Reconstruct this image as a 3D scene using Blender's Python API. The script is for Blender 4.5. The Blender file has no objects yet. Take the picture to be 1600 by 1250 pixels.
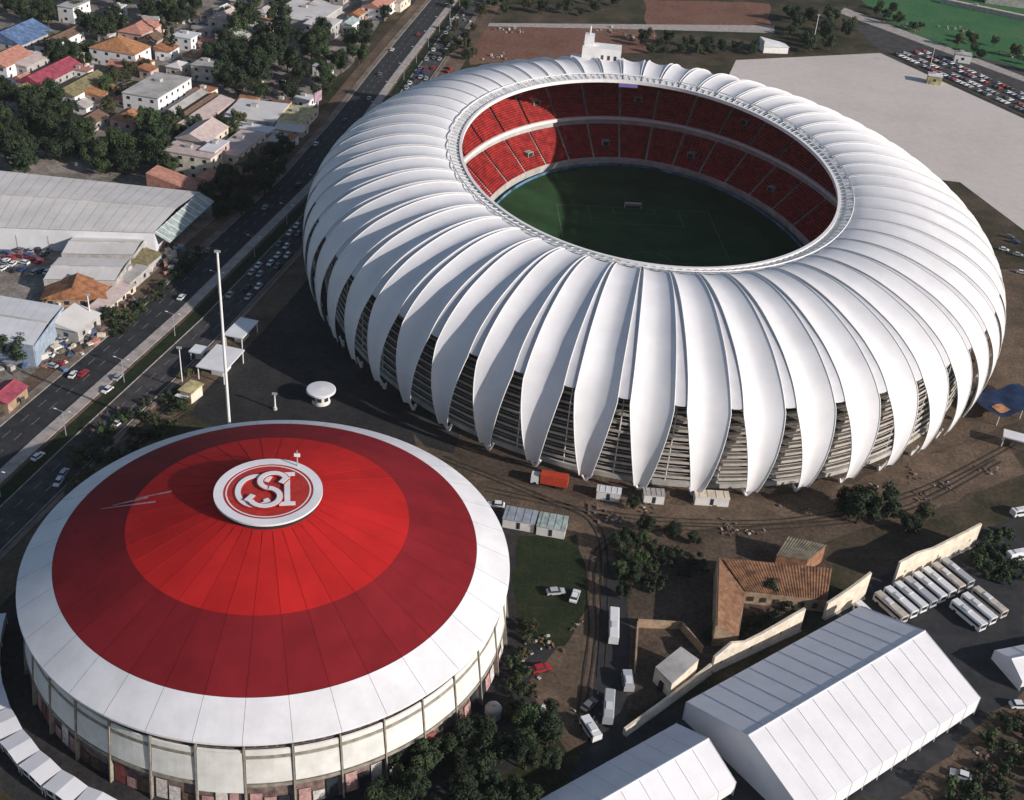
import bpy, math, random
from mathutils import Vector, Matrix
random.seed(7)
SC = bpy.context.scene
COL = SC.collection
R = math.radians

# ------------------------------------------------------------------ camera, world, sun, exposure
FPX, PITCH, ROLL, HC = 1850.0, R(33.2), R(5.0), 213.3
fwd = Vector((0, math.cos(PITCH), -math.sin(PITCH)))
rt0 = Vector((1, 0, 0)); up0 = rt0.cross(fwd)
CR = math.cos(ROLL) * rt0 + math.sin(ROLL) * up0
CU = -math.sin(ROLL) * rt0 + math.cos(ROLL) * up0
CPOS = Vector((0, 0, HC))
cd = bpy.data.cameras.new('camera'); cam = bpy.data.objects.new('camera', cd); COL.objects.link(cam)
cd.sensor_width = 36; cd.lens = FPX / 1600 * 36; cd.clip_start = 1; cd.clip_end = 20000
m = Matrix.Identity(4)
for i in range(3):
    m[i][0] = CR[i]; m[i][1] = CU[i]; m[i][2] = -fwd[i]; m[i][3] = CPOS[i]
cam.matrix_world = m
SC.camera = cam

SUN_AZ, SUN_EL = R(115), R(23)      # azimuth measured from +Y towards +X
w = bpy.data.worlds.new('World'); SC.world = w; w.use_nodes = True
nt = w.node_tree; bg = nt.nodes['Background']
sky = nt.nodes.new('ShaderNodeTexSky'); sky.sky_type = 'NISHITA'; sky.sun_disc = False
sky.sun_elevation = SUN_EL; sky.sun_rotation = SUN_AZ
nt.links.new(sky.outputs[0], bg.inputs[0]); bg.inputs[1].default_value = 0.08
sl = bpy.data.lights.new('sun', 'SUN'); sl.energy = 4.2; sl.angle = R(0.6); sl.color = (1.0, 0.93, 0.87)
so = bpy.data.objects.new('sun', sl); COL.objects.link(so)
sd = Vector((math.sin(SUN_AZ) * math.cos(SUN_EL), math.cos(SUN_AZ) * math.cos(SUN_EL), math.sin(SUN_EL)))
so.rotation_euler = sd.to_track_quat('Z', 'Y').to_euler(); so.location = (300, 200, 300)
SC.view_settings.view_transform = 'Standard'; SC.view_settings.look = 'None'
SC.view_settings.exposure = 0.24; SC.view_settings.gamma = 1.0


def G(px, py, z=0.0):
    """point of the place on the level z that was measured at photograph position px, py"""
    d = fwd + ((px - 800) / FPX) * CR - ((py - 625) / FPX) * CU
    t = (z - HC) / d.z
    p = CPOS + d * t
    return Vector((p.x, p.y, z))


# ------------------------------------------------------------------ materials
MATS = {}


def mat(name, col, rough=0.8, var=0.25, scale=0.3, bump=0.0, metal=0.0, col2=None, detail=6.0, objvar=0.0, spec=0.3, trans=0.0):
    if name in MATS: return MATS[name]
    mm = bpy.data.materials.new(name); mm.use_nodes = True
    n = mm.node_tree.nodes; l = mm.node_tree.links; b = n['Principled BSDF']
    geo = n.new('ShaderNodeNewGeometry')
    nz = n.new('ShaderNodeTexNoise'); nz.inputs['Scale'].default_value = scale; nz.inputs['Detail'].default_value = detail
    nz.inputs['Roughness'].default_value = 0.65
    l.new(geo.outputs['Position'], nz.inputs['Vector'])
    ramp = n.new('ShaderNodeValToRGB')
    c = Vector(col)
    lo = [max(0, x * (1 - var)) for x in col]; hi = [min(0.95, x * (1 + var)) for x in col]
    if col2 is not None: lo, hi = list(col), list(col2)
    ramp.color_ramp.elements[0].position = 0.36; ramp.color_ramp.elements[1].position = 0.64
    ramp.color_ramp.elements[0].color = (*lo, 1); ramp.color_ramp.elements[1].color = (*hi, 1)
    l.new(nz.outputs['Fac'], ramp.inputs['Fac'])
    out = ramp.outputs['Color']
    if objvar > 0:
        oi = n.new('ShaderNodeObjectInfo'); hs = n.new('ShaderNodeHueSaturation')
        mr = n.new('ShaderNodeMapRange'); mr.inputs['To Min'].default_value = 1 - objvar; mr.inputs['To Max'].default_value = 1 + objvar
        l.new(oi.outputs['Random'], mr.inputs['Value']); l.new(mr.outputs[0], hs.inputs['Value']); l.new(out, hs.inputs['Color'])
        out = hs.outputs['Color']
    l.new(out, b.inputs['Base Color'])
    b.inputs['Roughness'].default_value = rough; b.inputs['Metallic'].default_value = metal
    b.inputs['Specular IOR Level'].default_value = spec
    if trans: b.inputs['Transmission Weight'].default_value = trans
    if bump > 0:
        bp = n.new('ShaderNodeBump'); bp.inputs['Strength'].default_value = bump; bp.inputs['Distance'].default_value = 0.3
        nb = n.new('ShaderNodeTexNoise'); nb.inputs['Scale'].default_value = scale * 6; nb.inputs['Detail'].default_value = 8
        l.new(geo.outputs['Position'], nb.inputs['Vector']); l.new(nb.outputs['Fac'], bp.inputs['Height']); l.new(bp.outputs[0], b.inputs['Normal'])
    MATS[name] = mm
    return mm


def ground_mat(name, cols, scales=(0.012, 0.07, 0.8), bump=0.4, fine=(0.45, 1.5)):
    """three tone terrain mix of large, middle and fine noise"""
    mm = bpy.data.materials.new(name); mm.use_nodes = True
    n = mm.node_tree.nodes; l = mm.node_tree.links; b = n['Principled BSDF']
    geo = n.new('ShaderNodeNewGeometry')
    def noise(s, d=6):
        z = n.new('ShaderNodeTexNoise'); z.inputs['Scale'].default_value = s; z.inputs['Detail'].default_value = d; z.inputs['Roughness'].default_value = 0.7
        l.new(geo.outputs['Position'], z.inputs['Vector']); return z.outputs['Fac']
    add = n.new('ShaderNodeMath'); add.operation = 'MULTIPLY_ADD'
    l.new(noise(scales[0]), add.inputs[0]); add.inputs[1].default_value = 0.55
    a2 = n.new('ShaderNodeMath'); a2.operation = 'MULTIPLY'; l.new(noise(scales[1]), a2.inputs[0]); a2.inputs[1].default_value = 0.45
    l.new(a2.outputs[0], add.inputs[2])
    ramp = n.new('ShaderNodeValToRGB'); cr = ramp.color_ramp
    k = len(cols)
    while len(cr.elements) < k: cr.elements.new(0.5)
    for i, c in enumerate(cols):
        cr.elements[i].position = 0.36 + 0.28 * i / (k - 1); cr.elements[i].color = (*c, 1)
    l.new(add.outputs[0], ramp.inputs['Fac'])
    mx = n.new('ShaderNodeMix'); mx.data_type = 'RGBA'; mx.blend_type = 'MULTIPLY'; mx.inputs['Factor'].default_value = 0.8
    fr = n.new('ShaderNodeMapRange'); fr.inputs['From Min'].default_value = 0.3; fr.inputs['From Max'].default_value = 0.7
    fr.inputs['To Min'].default_value = fine[0]; fr.inputs['To Max'].default_value = fine[1]
    l.new(noise(scales[2], 8), fr.inputs['Value'])
    l.new(ramp.outputs['Color'], mx.inputs['A']); l.new(fr.outputs[0], mx.inputs['B'])
    l.new(mx.outputs['Result'], b.inputs['Base Color'])
    b.inputs['Roughness'].default_value = 0.92; b.inputs['Specular IOR Level'].default_value = 0.15
    bp = n.new('ShaderNodeBump'); bp.inputs['Strength'].default_value = bump; bp.inputs['Distance'].default_value = 0.5
    l.new(noise(scales[2], 8), bp.inputs['Height']); l.new(bp.outputs[0], b.inputs['Normal'])
    MATS[name] = mm
    return mm


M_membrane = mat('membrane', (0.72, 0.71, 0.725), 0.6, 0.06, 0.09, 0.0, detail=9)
M_strip = mat('valley_membrane', (0.52, 0.52, 0.55), 0.6, 0.06, 0.3)  # greyer than the petals, colour deepens the shade line between them
M_steel = mat('white_steel', (0.72, 0.71, 0.70), 0.5, 0.05, 0.5)
M_grey_steel = mat('grey_steel', (0.33, 0.34, 0.36), 0.5, 0.15, 0.4)
M_rim = mat('rim_panel', (0.62, 0.63, 0.63), 0.35, 0.12, 0.4)
M_conc = mat('concrete', (0.42, 0.40, 0.37), 0.85, 0.2, 0.2, 0.2)
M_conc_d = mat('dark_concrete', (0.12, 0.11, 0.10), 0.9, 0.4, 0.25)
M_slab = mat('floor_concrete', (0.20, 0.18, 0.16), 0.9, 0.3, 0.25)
M_beige = mat('beige_parapet', (0.46, 0.42, 0.37), 0.85, 0.2, 0.3)
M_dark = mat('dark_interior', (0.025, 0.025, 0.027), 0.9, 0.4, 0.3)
M_seat = mat('red_seats', (0.28, 0.022, 0.020), 0.65, 0.45, 0.35)
M_white = mat('white_paint', (0.78, 0.76, 0.75), 0.6, 0.06, 0.5)
M_cream = mat('cream_plaster', (0.66, 0.58, 0.47), 0.85, 0.18, 0.35, 0.2)
M_pitch = mat('pitch_grass', (0.020, 0.066, 0.020), 0.9, 0.35, 0.05)
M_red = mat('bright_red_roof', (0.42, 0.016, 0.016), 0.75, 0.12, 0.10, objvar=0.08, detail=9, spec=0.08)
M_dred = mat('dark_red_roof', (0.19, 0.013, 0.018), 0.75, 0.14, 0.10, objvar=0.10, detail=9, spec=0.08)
M_roofwhite = mat('white_roof', (0.70, 0.69, 0.71), 0.6, 0.08, 0.12, objvar=0.03)
M_disc_red = mat('crest_red', (0.42, 0.030, 0.022), 0.5, 0.2, 0.6)
M_panel = mat('white_panel', (0.66, 0.65, 0.62), 0.7, 0.10, 0.25, objvar=0.05)
M_pil = mat('pilaster', (0.24, 0.22, 0.18), 0.8, 0.3, 0.6)
M_brown_wall = mat('brown_wall', (0.17, 0.115, 0.105), 0.85, 0.5, 0.5)
M_glass = mat('dark_glass', (0.03, 0.035, 0.045), 0.12, 0.3, 0.5, spec=0.6)
M_tent = mat('tent_fabric', (0.72, 0.71, 0.735), 0.6, 0.05, 0.15)
M_tent_line = mat('tent_seam', (0.70, 0.70, 0.73), 0.6, 0.05, 0.4)
M_terra = mat('terracotta_tiles', (0.26, 0.135, 0.078), 0.85, 0.35, 0.6, 0.3)
M_terra_d = mat('old_terracotta_shaded', (0.20, 0.10, 0.055), 0.9, 0.5, 0.4, 0.3)  # darker copy of the tiles, the wing's shade is put into the colour
M_greyroof = mat('grey_roof', (0.40, 0.38, 0.36), 0.8, 0.22, 0.15, 0.2)
M_paleroof = mat('pale_roof', (0.60, 0.57, 0.55), 0.75, 0.12, 0.06, 0.1)
M_whiteroof2 = mat('whitewashed_roof', (0.62, 0.62, 0.64), 0.7, 0.08, 0.1)
M_greenglass = mat('green_sheet', (0.32, 0.38, 0.36), 0.6, 0.3, 0.5)
M_asph = mat('asphalt', (0.030, 0.031, 0.034), 0.9, 0.30, 0.25, 0.2)
M_asph2 = mat('worn_asphalt', (0.052, 0.048, 0.048), 0.92, 0.35, 0.2, 0.2)
M_pave = mat('pale_busway', (0.36, 0.32, 0.295), 0.9, 0.22, 0.3)
M_sand = mat('sandy_pavement', (0.19, 0.15, 0.12), 0.92, 0.35, 0.15)
M_kerb = mat('kerb_stone', (0.30, 0.28, 0.26), 0.9, 0.25, 0.6)
M_line = mat('road_paint', (0.22, 0.21, 0.20), 0.85, 0.5, 0.8)
M_tyre = mat('tyre', (0.02, 0.02, 0.02), 0.9, 0.2, 2)
M_bark = mat('bark', (0.07, 0.05, 0.035), 0.95, 0.4, 2)
M_leaf = [mat('leaves_dark', (0.012, 0.021, 0.010), 0.8, 0.5, 0.35, col2=(0.032, 0.050, 0.021), objvar=0.35),
          mat('leaves_mid', (0.020, 0.036, 0.013), 0.8, 0.5, 0.35, col2=(0.050, 0.076, 0.028), objvar=0.35),
          mat('leaves_olive', (0.034, 0.040, 0.018), 0.8, 0.5, 0.35, col2=(0.080, 0.082, 0.036), objvar=0.3)]
MG_ground = ground_mat('ground_earth', [(0.020, 0.026, 0.012), (0.035, 0.036, 0.018), (0.075, 0.058, 0.040), (0.12, 0.088, 0.062)])
MG_dirt = ground_mat('ground_dirt', [(0.060, 0.050, 0.036), (0.125, 0.088, 0.062), (0.20, 0.14, 0.10)], (0.02, 0.12, 0.9))
MG_lawn = ground_mat('ground_lawn', [(0.012, 0.020, 0.009), (0.018, 0.027, 0.011), (0.036, 0.040, 0.019)], (0.03, 0.12, 1.0))
MG_green = ground_mat('ground_green_field', [(0.035, 0.115, 0.045), (0.045, 0.14, 0.055), (0.075, 0.15, 0.06)], (0.015, 0.06, 0.6))
MG_apron = ground_mat('ground_apron', [(0.020, 0.020, 0.021), (0.031, 0.030, 0.031), (0.058, 0.053, 0.049)], (0.015, 0.08, 0.7), 0.2)
MG_brown = ground_mat('ground_brown_court', [(0.050, 0.038, 0.029), (0.085, 0.062, 0.046), (0.14, 0.10, 0.075)], (0.02, 0.1, 0.8))
MG_pale = ground_mat('ground_pale_lot', [(0.49, 0.44, 0.405), (0.55, 0.495, 0.46), (0.59, 0.53, 0.50)], (0.008, 0.03, 0.25), 0.05, (0.90, 1.10))
MG_red = ground_mat('ground_red_field', [(0.14, 0.07, 0.05), (0.19, 0.095, 0.068), (0.17, 0.12, 0.08)], (0.02, 0.07, 0.5))
MG_yard = ground_mat('ground_yard', [(0.11, 0.098, 0.082), (0.22, 0.19, 0.165), (0.34, 0.30, 0.26)], (0.03, 0.12, 0.6))
CARCOL = {'white': mat('car_white', (0.72, 0.72, 0.72), 0.3, 0.04, 1, spec=0.5), 'silver': mat('car_silver', (0.40, 0.41, 0.43), 0.3, 0.05, 1, spec=0.5),
          'black': mat('car_black', (0.02, 0.02, 0.022), 0.3, 0.1, 1, spec=0.5), 'red': mat('car_red', (0.35, 0.02, 0.02), 0.3, 0.1, 1, spec=0.5),
          'blue': mat('car_blue', (0.03, 0.06, 0.20), 0.3, 0.1, 1, spec=0.5), 'grey': mat('car_grey', (0.14, 0.14, 0.15), 0.3, 0.1, 1, spec=0.5)}


# ------------------------------------------------------------------ mesh helpers
class MB:
    def __init__(self): self.v = []; self.f = []; self.mi = []; self.k = 0
    def add(self, vs, fs):
        o = len(self.v); self.v += [tuple(p) for p in vs]
        for f in fs: self.f.append(tuple(o + i for i in f)); self.mi.append(self.k)
    def box(self, c, s, rz=0.0):
        x, y, z = s[0] / 2, s[1] / 2, s[2] / 2; ca, sa = math.cos(rz), math.sin(rz)
        vs = []
        for dz in (-z, z):
            for dx, dy in ((-x, -y), (x, -y), (x, y), (-x, y)):
                vs.append((c[0] + dx * ca - dy * sa, c[1] + dx * sa + dy * ca, c[2] + dz))
        self.add(vs, [(3, 2, 1, 0), (4, 5, 6, 7), (0, 1, 5, 4), (1, 2, 6, 5), (2, 3, 7, 6), (3, 0, 4, 7)])
    def prism(self, poly, z0, z1):
        n = len(poly)
        vs = [(p[0], p[1], z0) for p in poly] + [(p[0], p[1], z1) for p in poly]
        self.add(vs, [tuple(range(n - 1, -1, -1)), tuple(range(n, 2 * n))] + [(i, (i + 1) % n, n + (i + 1) % n, n + i) for i in range(n)])
    def tube(self, p0, p1, r0, r1=None, n=6):
        r1 = r0 if r1 is None else r1
        p0 = Vector(p0); p1 = Vector(p1); d = (p1 - p0).normalized()
        a = d.orthogonal().normalized(); b = d.cross(a)
        vs = []
        for p, r in ((p0, r0), (p1, r1)):
            for i in range(n):
                t = 2 * math.pi * i / n; vs.append(p + a * (math.cos(t) * r) + b * (math.sin(t) * r))
        self.add(vs, [(i, (i + 1) % n, n + (i + 1) % n, n + i) for i in range(n)] + [tuple(range(n - 1, -1, -1)), tuple(range(n, 2 * n))])
    def path(self, pts, r, n=5, closed=False):
        pts = [Vector(p) for p in pts]; N = len(pts); vs = []
        for i in range(N):
            a = pts[(i - 1) % N] if closed or i > 0 else pts[i]; b = pts[(i + 1) % N] if closed or i < N - 1 else pts[i]
            d = (b - a).normalized(); s = d.cross(Vector((0, 0, 1)))
            s = s.normalized() if s.length > 1e-4 else Vector((1, 0, 0)); u = s.cross(d)
            for k in range(n):
                t = 2 * math.pi * k / n; vs.append(pts[i] + s * (math.cos(t) * r) + u * (math.sin(t) * r))
        fs = []
        for i in range(N if closed else N - 1):
            j = (i + 1) % N
            for k in range(n): fs.append((i * n + k, i * n + (k + 1) % n, j * n + (k + 1) % n, j * n + k))
        self.add(vs, fs)
    def grid(self, rows):
        nr, nc = len(rows), len(rows[0])
        vs = [p for r in rows for p in r]
        self.add(vs, [(i * nc + j, i * nc + j + 1, (i + 1) * nc + j + 1, (i + 1) * nc + j) for i in range(nr - 1) for j in range(nc - 1)])
    def mesh(self, name, mats, smooth=False):
        me = bpy.data.meshes.new(name); me.from_pydata(self.v, [], self.f)
        for mm in (mats if isinstance(mats, (list, tuple)) else [mats]): me.materials.append(mm)
        if any(self.mi): me.polygons.foreach_set('material_index', self.mi)
        if smooth: me.polygons.foreach_set('use_smooth', [True] * len(me.polygons))
        me.update(); return me
    def build(self, name, mats, parent=None, smooth=False):
        return link(name, self.mesh(name, mats, smooth), parent)


def link(name, data, parent=None, loc=None, rz=None):
    o = bpy.data.objects.new(name, data); COL.objects.link(o)
    if parent is not None: o.parent = parent
    if loc is not None: o.location = loc
    if rz is not None: o.rotation_euler = (0, 0, rz)
    return o


def tag(o, label, cat, group=None):
    o['label'] = label; o['category'] = cat
    if group: o['group'] = group
    return o


def thing(name, label, cat, loc=(0, 0, 0), rz=0.0, group=None):
    o = link(name, None, None, loc, rz); o.empty_display_size = 1
    return tag(o, label, cat, group)


def structure(o, kind='structure'):
    o['kind'] = kind; return o


def copy_tree(src, loc, rz, label, group, sc=1.0):
    c = src.copy(); COL.objects.link(c); c.location = loc; c.rotation_euler = (0, 0, rz); c.scale = (sc, sc, sc)
    c['label'] = label
    if group: c['group'] = group
    for ch in src.children:
        k = ch.copy(); COL.objects.link(k); k.parent = c
        for g in ch.children:
            q = g.copy(); COL.objects.link(q); q.parent = k
    return c


LVL = [0.02]


def sheet(name, poly, material, z=None):
    """flat piece of ground; poly in photograph positions or world pairs (world=True)"""
    if z is None: LVL[0] += 0.006; z = LVL[0]
    b = MB(); n = len(poly); b.add([(p[0], p[1], z) for p in poly], [tuple(range(n))])
    o = b.build(name, material)
    if o.data.polygons[0].normal.z < 0: o.data.flip_normals()
    return structure(o)


def gp(*pts): return [tuple(G(x, y)[:2]) for x, y in pts]


# ------------------------------------------------------------------ ground and its zones
b = MB(); b.add([(-6000, -3000, 0), (6000, -3000, 0), (6000, 9000, 0), (-6000, 9000, 0)], [(0, 1, 2, 3)])
structure(b.build('ground', MG_ground))


def wavy(poly, amp=1.5, step=6.0, seed=0):
    rnd = random.Random(seed); out = []
    n = len(poly)
    for i in range(n):
        a = Vector(poly[i]); c = Vector(poly[(i + 1) % n]); L = (c - a).length; k = max(1, int(L / step))
        for j in range(k):
            p = a.lerp(c, j / k); out.append((p.x + rnd.uniform(-amp, amp), p.y + rnd.uniform(-amp, amp)))
    return out


# stadium geometry (used by zones too)
SCX, SCY, SA, SB, SANG = 43.2, 432.0, 91.6, 71.1, R(-84.6)
SAX = Vector((math.cos(SANG), math.sin(SANG))); SBX = Vector((-SAX.y, SAX.x))


def ell(t, off=0.0, cx=SCX, cy=SCY, a=SA, bb=SB):
    c, s = math.cos(t), math.sin(t)
    p = Vector((cx, cy)) + SAX * (a * c) + SBX * (bb * s)
    n = (SAX * (bb * c) + SBX * (a * s)).normalized()
    return p + n * off, n


# tables of equal spacing along the middle of the ring
_K = 2880
_ts = [2 * math.pi * i / _K for i in range(_K + 1)]
_pp = [ell(t, 30)[0] for t in _ts]
_ss = [0.0]
for i in range(_K): _ss.append(_ss[-1] + (_pp[i + 1] - _pp[i]).length)
import bisect


def t_of(frac):
    fr = frac % 1.0; k = math.floor(frac); s = fr * _ss[-1]
    i = min(max(bisect.bisect_right(_ss, s) - 1, 0), _K - 1)
    return _ts[i] + (_ts[i + 1] - _ts[i]) * (s - _ss[i]) / (_ss[i + 1] - _ss[i]) + 2 * math.pi * k


sheet('stadium_forecourt', [tuple(ell(2 * math.pi * i / 120, 82 + 3 * math.sin(i * .9))[0] + Vector((2, 0))) for i in range(120)], MG_brown)
sheet('stadium_apron', wavy(gp((300, 650), (330, 560), (400, 480), (440, 420), (500, 280), (560, 200), (700, 240), (760, 560), (700, 740), (500, 760), (380, 690)), 1.0, 8, 1), MG_apron)
sheet('gym_apron', [(-54.9 + 75 * math.cos(i * math.pi / 40), 217.5 + 73 * math.sin(i * math.pi / 40)) for i in range(80)], MG_apron)
sheet('dirt_path', wavy(gp((640, 680), (760, 740), (900, 780), (1060, 790), (1280, 770), (1420, 720), (1560, 680), (1600, 740), (1420, 810), (1290, 812), (1100, 830), (960, 850), (940, 960), (960, 1150), (880, 1170), (820, 1060), (880, 1010), (905, 850), (790, 800), (700, 770)), 1.2, 6, 2), MG_dirt)
sheet('lawn', wavy(gp((812, 838), (905, 838), (918, 950), (880, 1010), (812, 1005), (800, 900)), 0.8, 5, 3), MG_lawn)
sheet('old_courtyard', wavy(gp((985, 830), (1130, 850), (1300, 880), (1250, 960), (1000, 1110), (960, 1100)), 0.8, 6, 4), MG_brown)
sheet('service_lane', gp((945, 880), (975, 870), (985, 1000), (975, 1160), (930, 1240), (880, 1250), (920, 1150)), M_asph)
sheet('bus_yard', wavy(gp((1240, 1010), (1370, 900), (1600, 800), (1600, 1180), (1540, 1120), (1420, 1250), (1000, 1250), (975, 1150)), 0.6, 8, 5), M_asph)
sheet('dirt_bank', wavy(gp((1600, 1080), (1540, 1130), (1400, 1250), (1600, 1250)), 1.2, 5, 6), MG_dirt)
sheet('brown_lot', wavy(gp((1545, 420), (1610, 420), (1640, 640), (1400, 730), (1430, 680), (1540, 600)), 1, 8, 7), MG_dirt)
sheet('pale_lot', gp((1150, 94), (1375, 83), (1660, 213), (1660, 405), (1500, 285), (1300, 260), (1100, 200)), MG_pale)
sheet('parking_lot', wavy(gp((1375, 78), (1330, 40), (1420, 40), (1700, 150), (1700, 235), (1600, 182)), 1, 10, 8), M_asph2)
sheet('green_field', wavy(gp((1340, -5), (1400, 40), (1480, 75), (1700, 135), (1800, -60), (1340, -60)), 2, 12, 9), MG_green)
sheet('red_field', wavy(gp((745, 42), (1030, 42), (1010, 82), (860, 95), (730, 100)), 2, 12, 10), MG_red)
sheet('red_field', wavy(gp((1005, 0), (1200, 5), (1205, 45), (1010, 42)), 2, 12, 11), MG_red)
sheet('lane', gp((745, 36), (1210, 40), (1210, 52), (1000, 46), (745, 41)), M_pave)
sheet('lane', gp((1310, 20), (1700, 165), (1700, 158), (1320, 12)), M_pave)
sheet('warehouse_yard', wavy(gp((-60, 250), (330, 280), (335, 380), (210, 500), (0, 665), (-120, 720)), 1, 10, 12), MG_yard)
sheet('town_ground', wavy(gp((-60, 0), (620, 0), (560, 90), (330, 300), (-60, 262)), 2, 12, 13), MG_yard)

# avenue: strips laid parallel to its left edge line
AV = [(-190, 120), (-171, 205), (-152.8, 286.4), (-133.8, 365.7), (-110.3, 487.8), (-101, 563), (-93.5, 646), (-83.6, 738), (-68, 880), (-40, 1150), (40, 1800)]


def av_off(d):
    out = []
    for i, p in enumerate(AV):
        a = Vector(AV[max(0, i - 1)]); c = Vector(AV[min(len(AV) - 1, i + 1)]); t = (c - a).normalized()
        out.append((p[0] + t.y * d, p[1] - t.x * d))
    return out


def strip(name, d0, d1, material, z=None):
    return sheet(name, av_off(d0) + av_off(d1)[::-1], material, z)


def strip_solid(name, d0, d1, h, material):
    b = MB(); L0, L1 = av_off(d0), av_off(d1); h += 0.14
    rows = [[(a[0], a[1], 0), (a[0], a[1], h), (c[0], c[1], h), (c[0], c[1], 0)] for a, c in zip(L0, L1)]
    b.grid(rows); return structure(b.build(name, material))


strip('verge', -9, 46, MG_dirt)
strip_solid('pavement', -3.2, -0.2, 0.22, M_sand)
strip('road', 0, 12.4, M_asph)
strip_solid('busway', 12.9, 16.6, 0.24, M_pave)
strip('grass_verge', 17.8, 22.5, MG_lawn)
strip('road', 23, 33.5, M_asph2)
strip_solid('pavement', 34.5, 36.0, 0.22, M_sand)
strip_solid('kerb', -0.2, 0.0, 0.25, M_kerb); strip_solid('kerb', 12.6, 12.9, 0.27, M_kerb)
strip_solid('kerb', 33.6, 33.9, 0.22, M_kerb); strip_solid('kerb', 22.6, 22.9, 0.22, M_kerb)
AVP = [Vector(p) for p in AV]
AVL = [0.0]
for i in range(len(AVP) - 1): AVL.append(AVL[-1] + (AVP[i + 1] - AVP[i]).length)


def av_at(s, d):
    i = min(max(bisect.bisect_right(AVL, s) - 1, 0), len(AVP) - 2)
    t = (AVP[i + 1] - AVP[i]).normalized(); p = AVP[i] + t * (s - AVL[i])
    return Vector((p.x + t.y * d, p.y - t.x * d, 0)), math.atan2(t.y, t.x)


b = MB(); s = 60
while s < 760:
    for d in (3.9, 7.7, 26.5, 30.0):
        p, a = av_at(s, d); q = p.copy()
        c, sn = math.cos(a), math.sin(a)
        z = LVL[0] + 0.02
        b.add([(p.x - 2 * c + .1 * sn, p.y - 2 * sn - .1 * c, z), (p.x + 2 * c + .1 * sn, p.y + 2 * sn - .1 * c, z), (p.x + 2 * c - .1 * sn, p.y + 2 * sn + .1 * c, z), (p.x - 2 * c - .1 * sn, p.y - 2 * sn + .1 * c, z)], [(0, 1, 2, 3)])
    s += 9
structure(b.build('lane_marking', M_line))

# ------------------------------------------------------------------ stadium
ST = thing('football_stadium', 'huge oval stadium with white petal shaped roof membranes round an open pitch', 'stadium', (SCX, SCY, 0))
NP = 57; PH = 0.235


def SP(frac, o, z, nd=0.0, od=0.0):
    """point of the stadium shell in the stadium's own frame"""
    p, n = ell(t_of(frac), o + od)
    return (p.x - SCX + 3.4 * max(0, o) / 60, p.y - SCY, z + nd)


PROF = [(4.5, 46.6), (8, 47.8), (14, 48.6), (20, 48.6), (26, 47.9), (32, 46.5), (38, 44.5), (43, 42.2), (47.5, 39.3), (51.5, 36.0), (54.6, 32.4), (57.2, 28.2), (59, 23.6), (60.0, 18.8), (60.3, 14), (60.0, 9.5), (59.2, 5.2), (58.6, 3.2)]


PROF = [(o + max(0, o - 38) * 0.09, z) for o, z in PROF]


def spline(pts, k):
    out = []
    for i in range(len(pts) - 1):
        p0, p1, p2, p3 = pts[max(0, i - 1)], pts[i], pts[i + 1], pts[min(len(pts) - 1, i + 2)]
        for j in range(k):
            t = j / k
            out.append(tuple(0.5 * (2 * p1[c] + (p2[c] - p0[c]) * t + (2 * p0[c] - 5 * p1[c] + 4 * p2[c] - p3[c]) * t * t + (3 * p1[c] - p0[c] - 3 * p2[c] + p3[c]) * t ** 3) for c in (0, 1)))
    return out + [pts[-1]]


PROF = spline(PROF, 3)


def pnorm(i):
    a = PROF[max(0, i - 1)]; c = PROF[min(len(PROF) - 1, i + 1)]
    dx, dz = c[0] - a[0], c[1] - a[1]; L = math.hypot(dx, dz); return (-dz / L, dx / L)


def halfw(o, z):
    if z > 30.5 or o < 45:
        return 0.5 * (1 - (0.10 + 0.13 * min(1, o / 52)))
    k = (30.5 - z) / 27.0
    return 0.395 - 0.285 * k ** 1.02


NU = 18


def petal_rows(k):
    f0 = (k + PH) / NP; rows = []
    for i, (o, z) in enumerate(PROF):
        no, nzz = pnorm(i)
        hw = halfw(o, z); D = 0.25 + 1.65 * min(1, o / 47); D *= (hw / 0.42)
        row = []
        for j in range(NU + 1):
            u = -1 + 2 * j / NU
            dd = -D * (1 - abs(u) ** 1.75)
            row.append(SP(f0 + (0.5 + u * hw) / NP, o, z, dd * nzz, dd * no))
        rows.append(row)
    return rows


for k in range(NP):
    rows = petal_rows(k)
    b = MB(); b.grid(rows); pet = b.build('petal', M_membrane, ST, True)
    for e in (0, NU):
        b = MB(); b.path([Vector(r[e]) + Vector((0, 0, 0.02)) for r in rows], 0.17, 5); b.build('edge_tube', M_steel, pet, True)
    # column foot under the petal point
    f = (k + PH + 0.5) / NP
    b = MB()
    for du in (-0.12, 0.12):
        b.tube(SP(f + du / NP, 58.5, 3.3), SP(f, 57.6, 0.0), 0.40, 0.55, 6)
    b.build('column', M_steel, ST)
    # strip over the joint to the next petal
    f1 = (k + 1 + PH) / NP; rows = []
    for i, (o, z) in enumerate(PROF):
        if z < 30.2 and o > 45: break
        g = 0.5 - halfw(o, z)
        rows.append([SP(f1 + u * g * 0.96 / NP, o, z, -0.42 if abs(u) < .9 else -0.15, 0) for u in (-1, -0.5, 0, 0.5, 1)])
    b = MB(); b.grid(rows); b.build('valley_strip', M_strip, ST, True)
    # mullion frame inside the gap
    b = MB()
    b.path([SP(f1, 53.4, z) for z in (0, 8, 16, 24)] + [SP(f1, 50.5, 30)], 0.2, 5)
    b.build('mullion', M_steel, ST)

NS = 228


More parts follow.
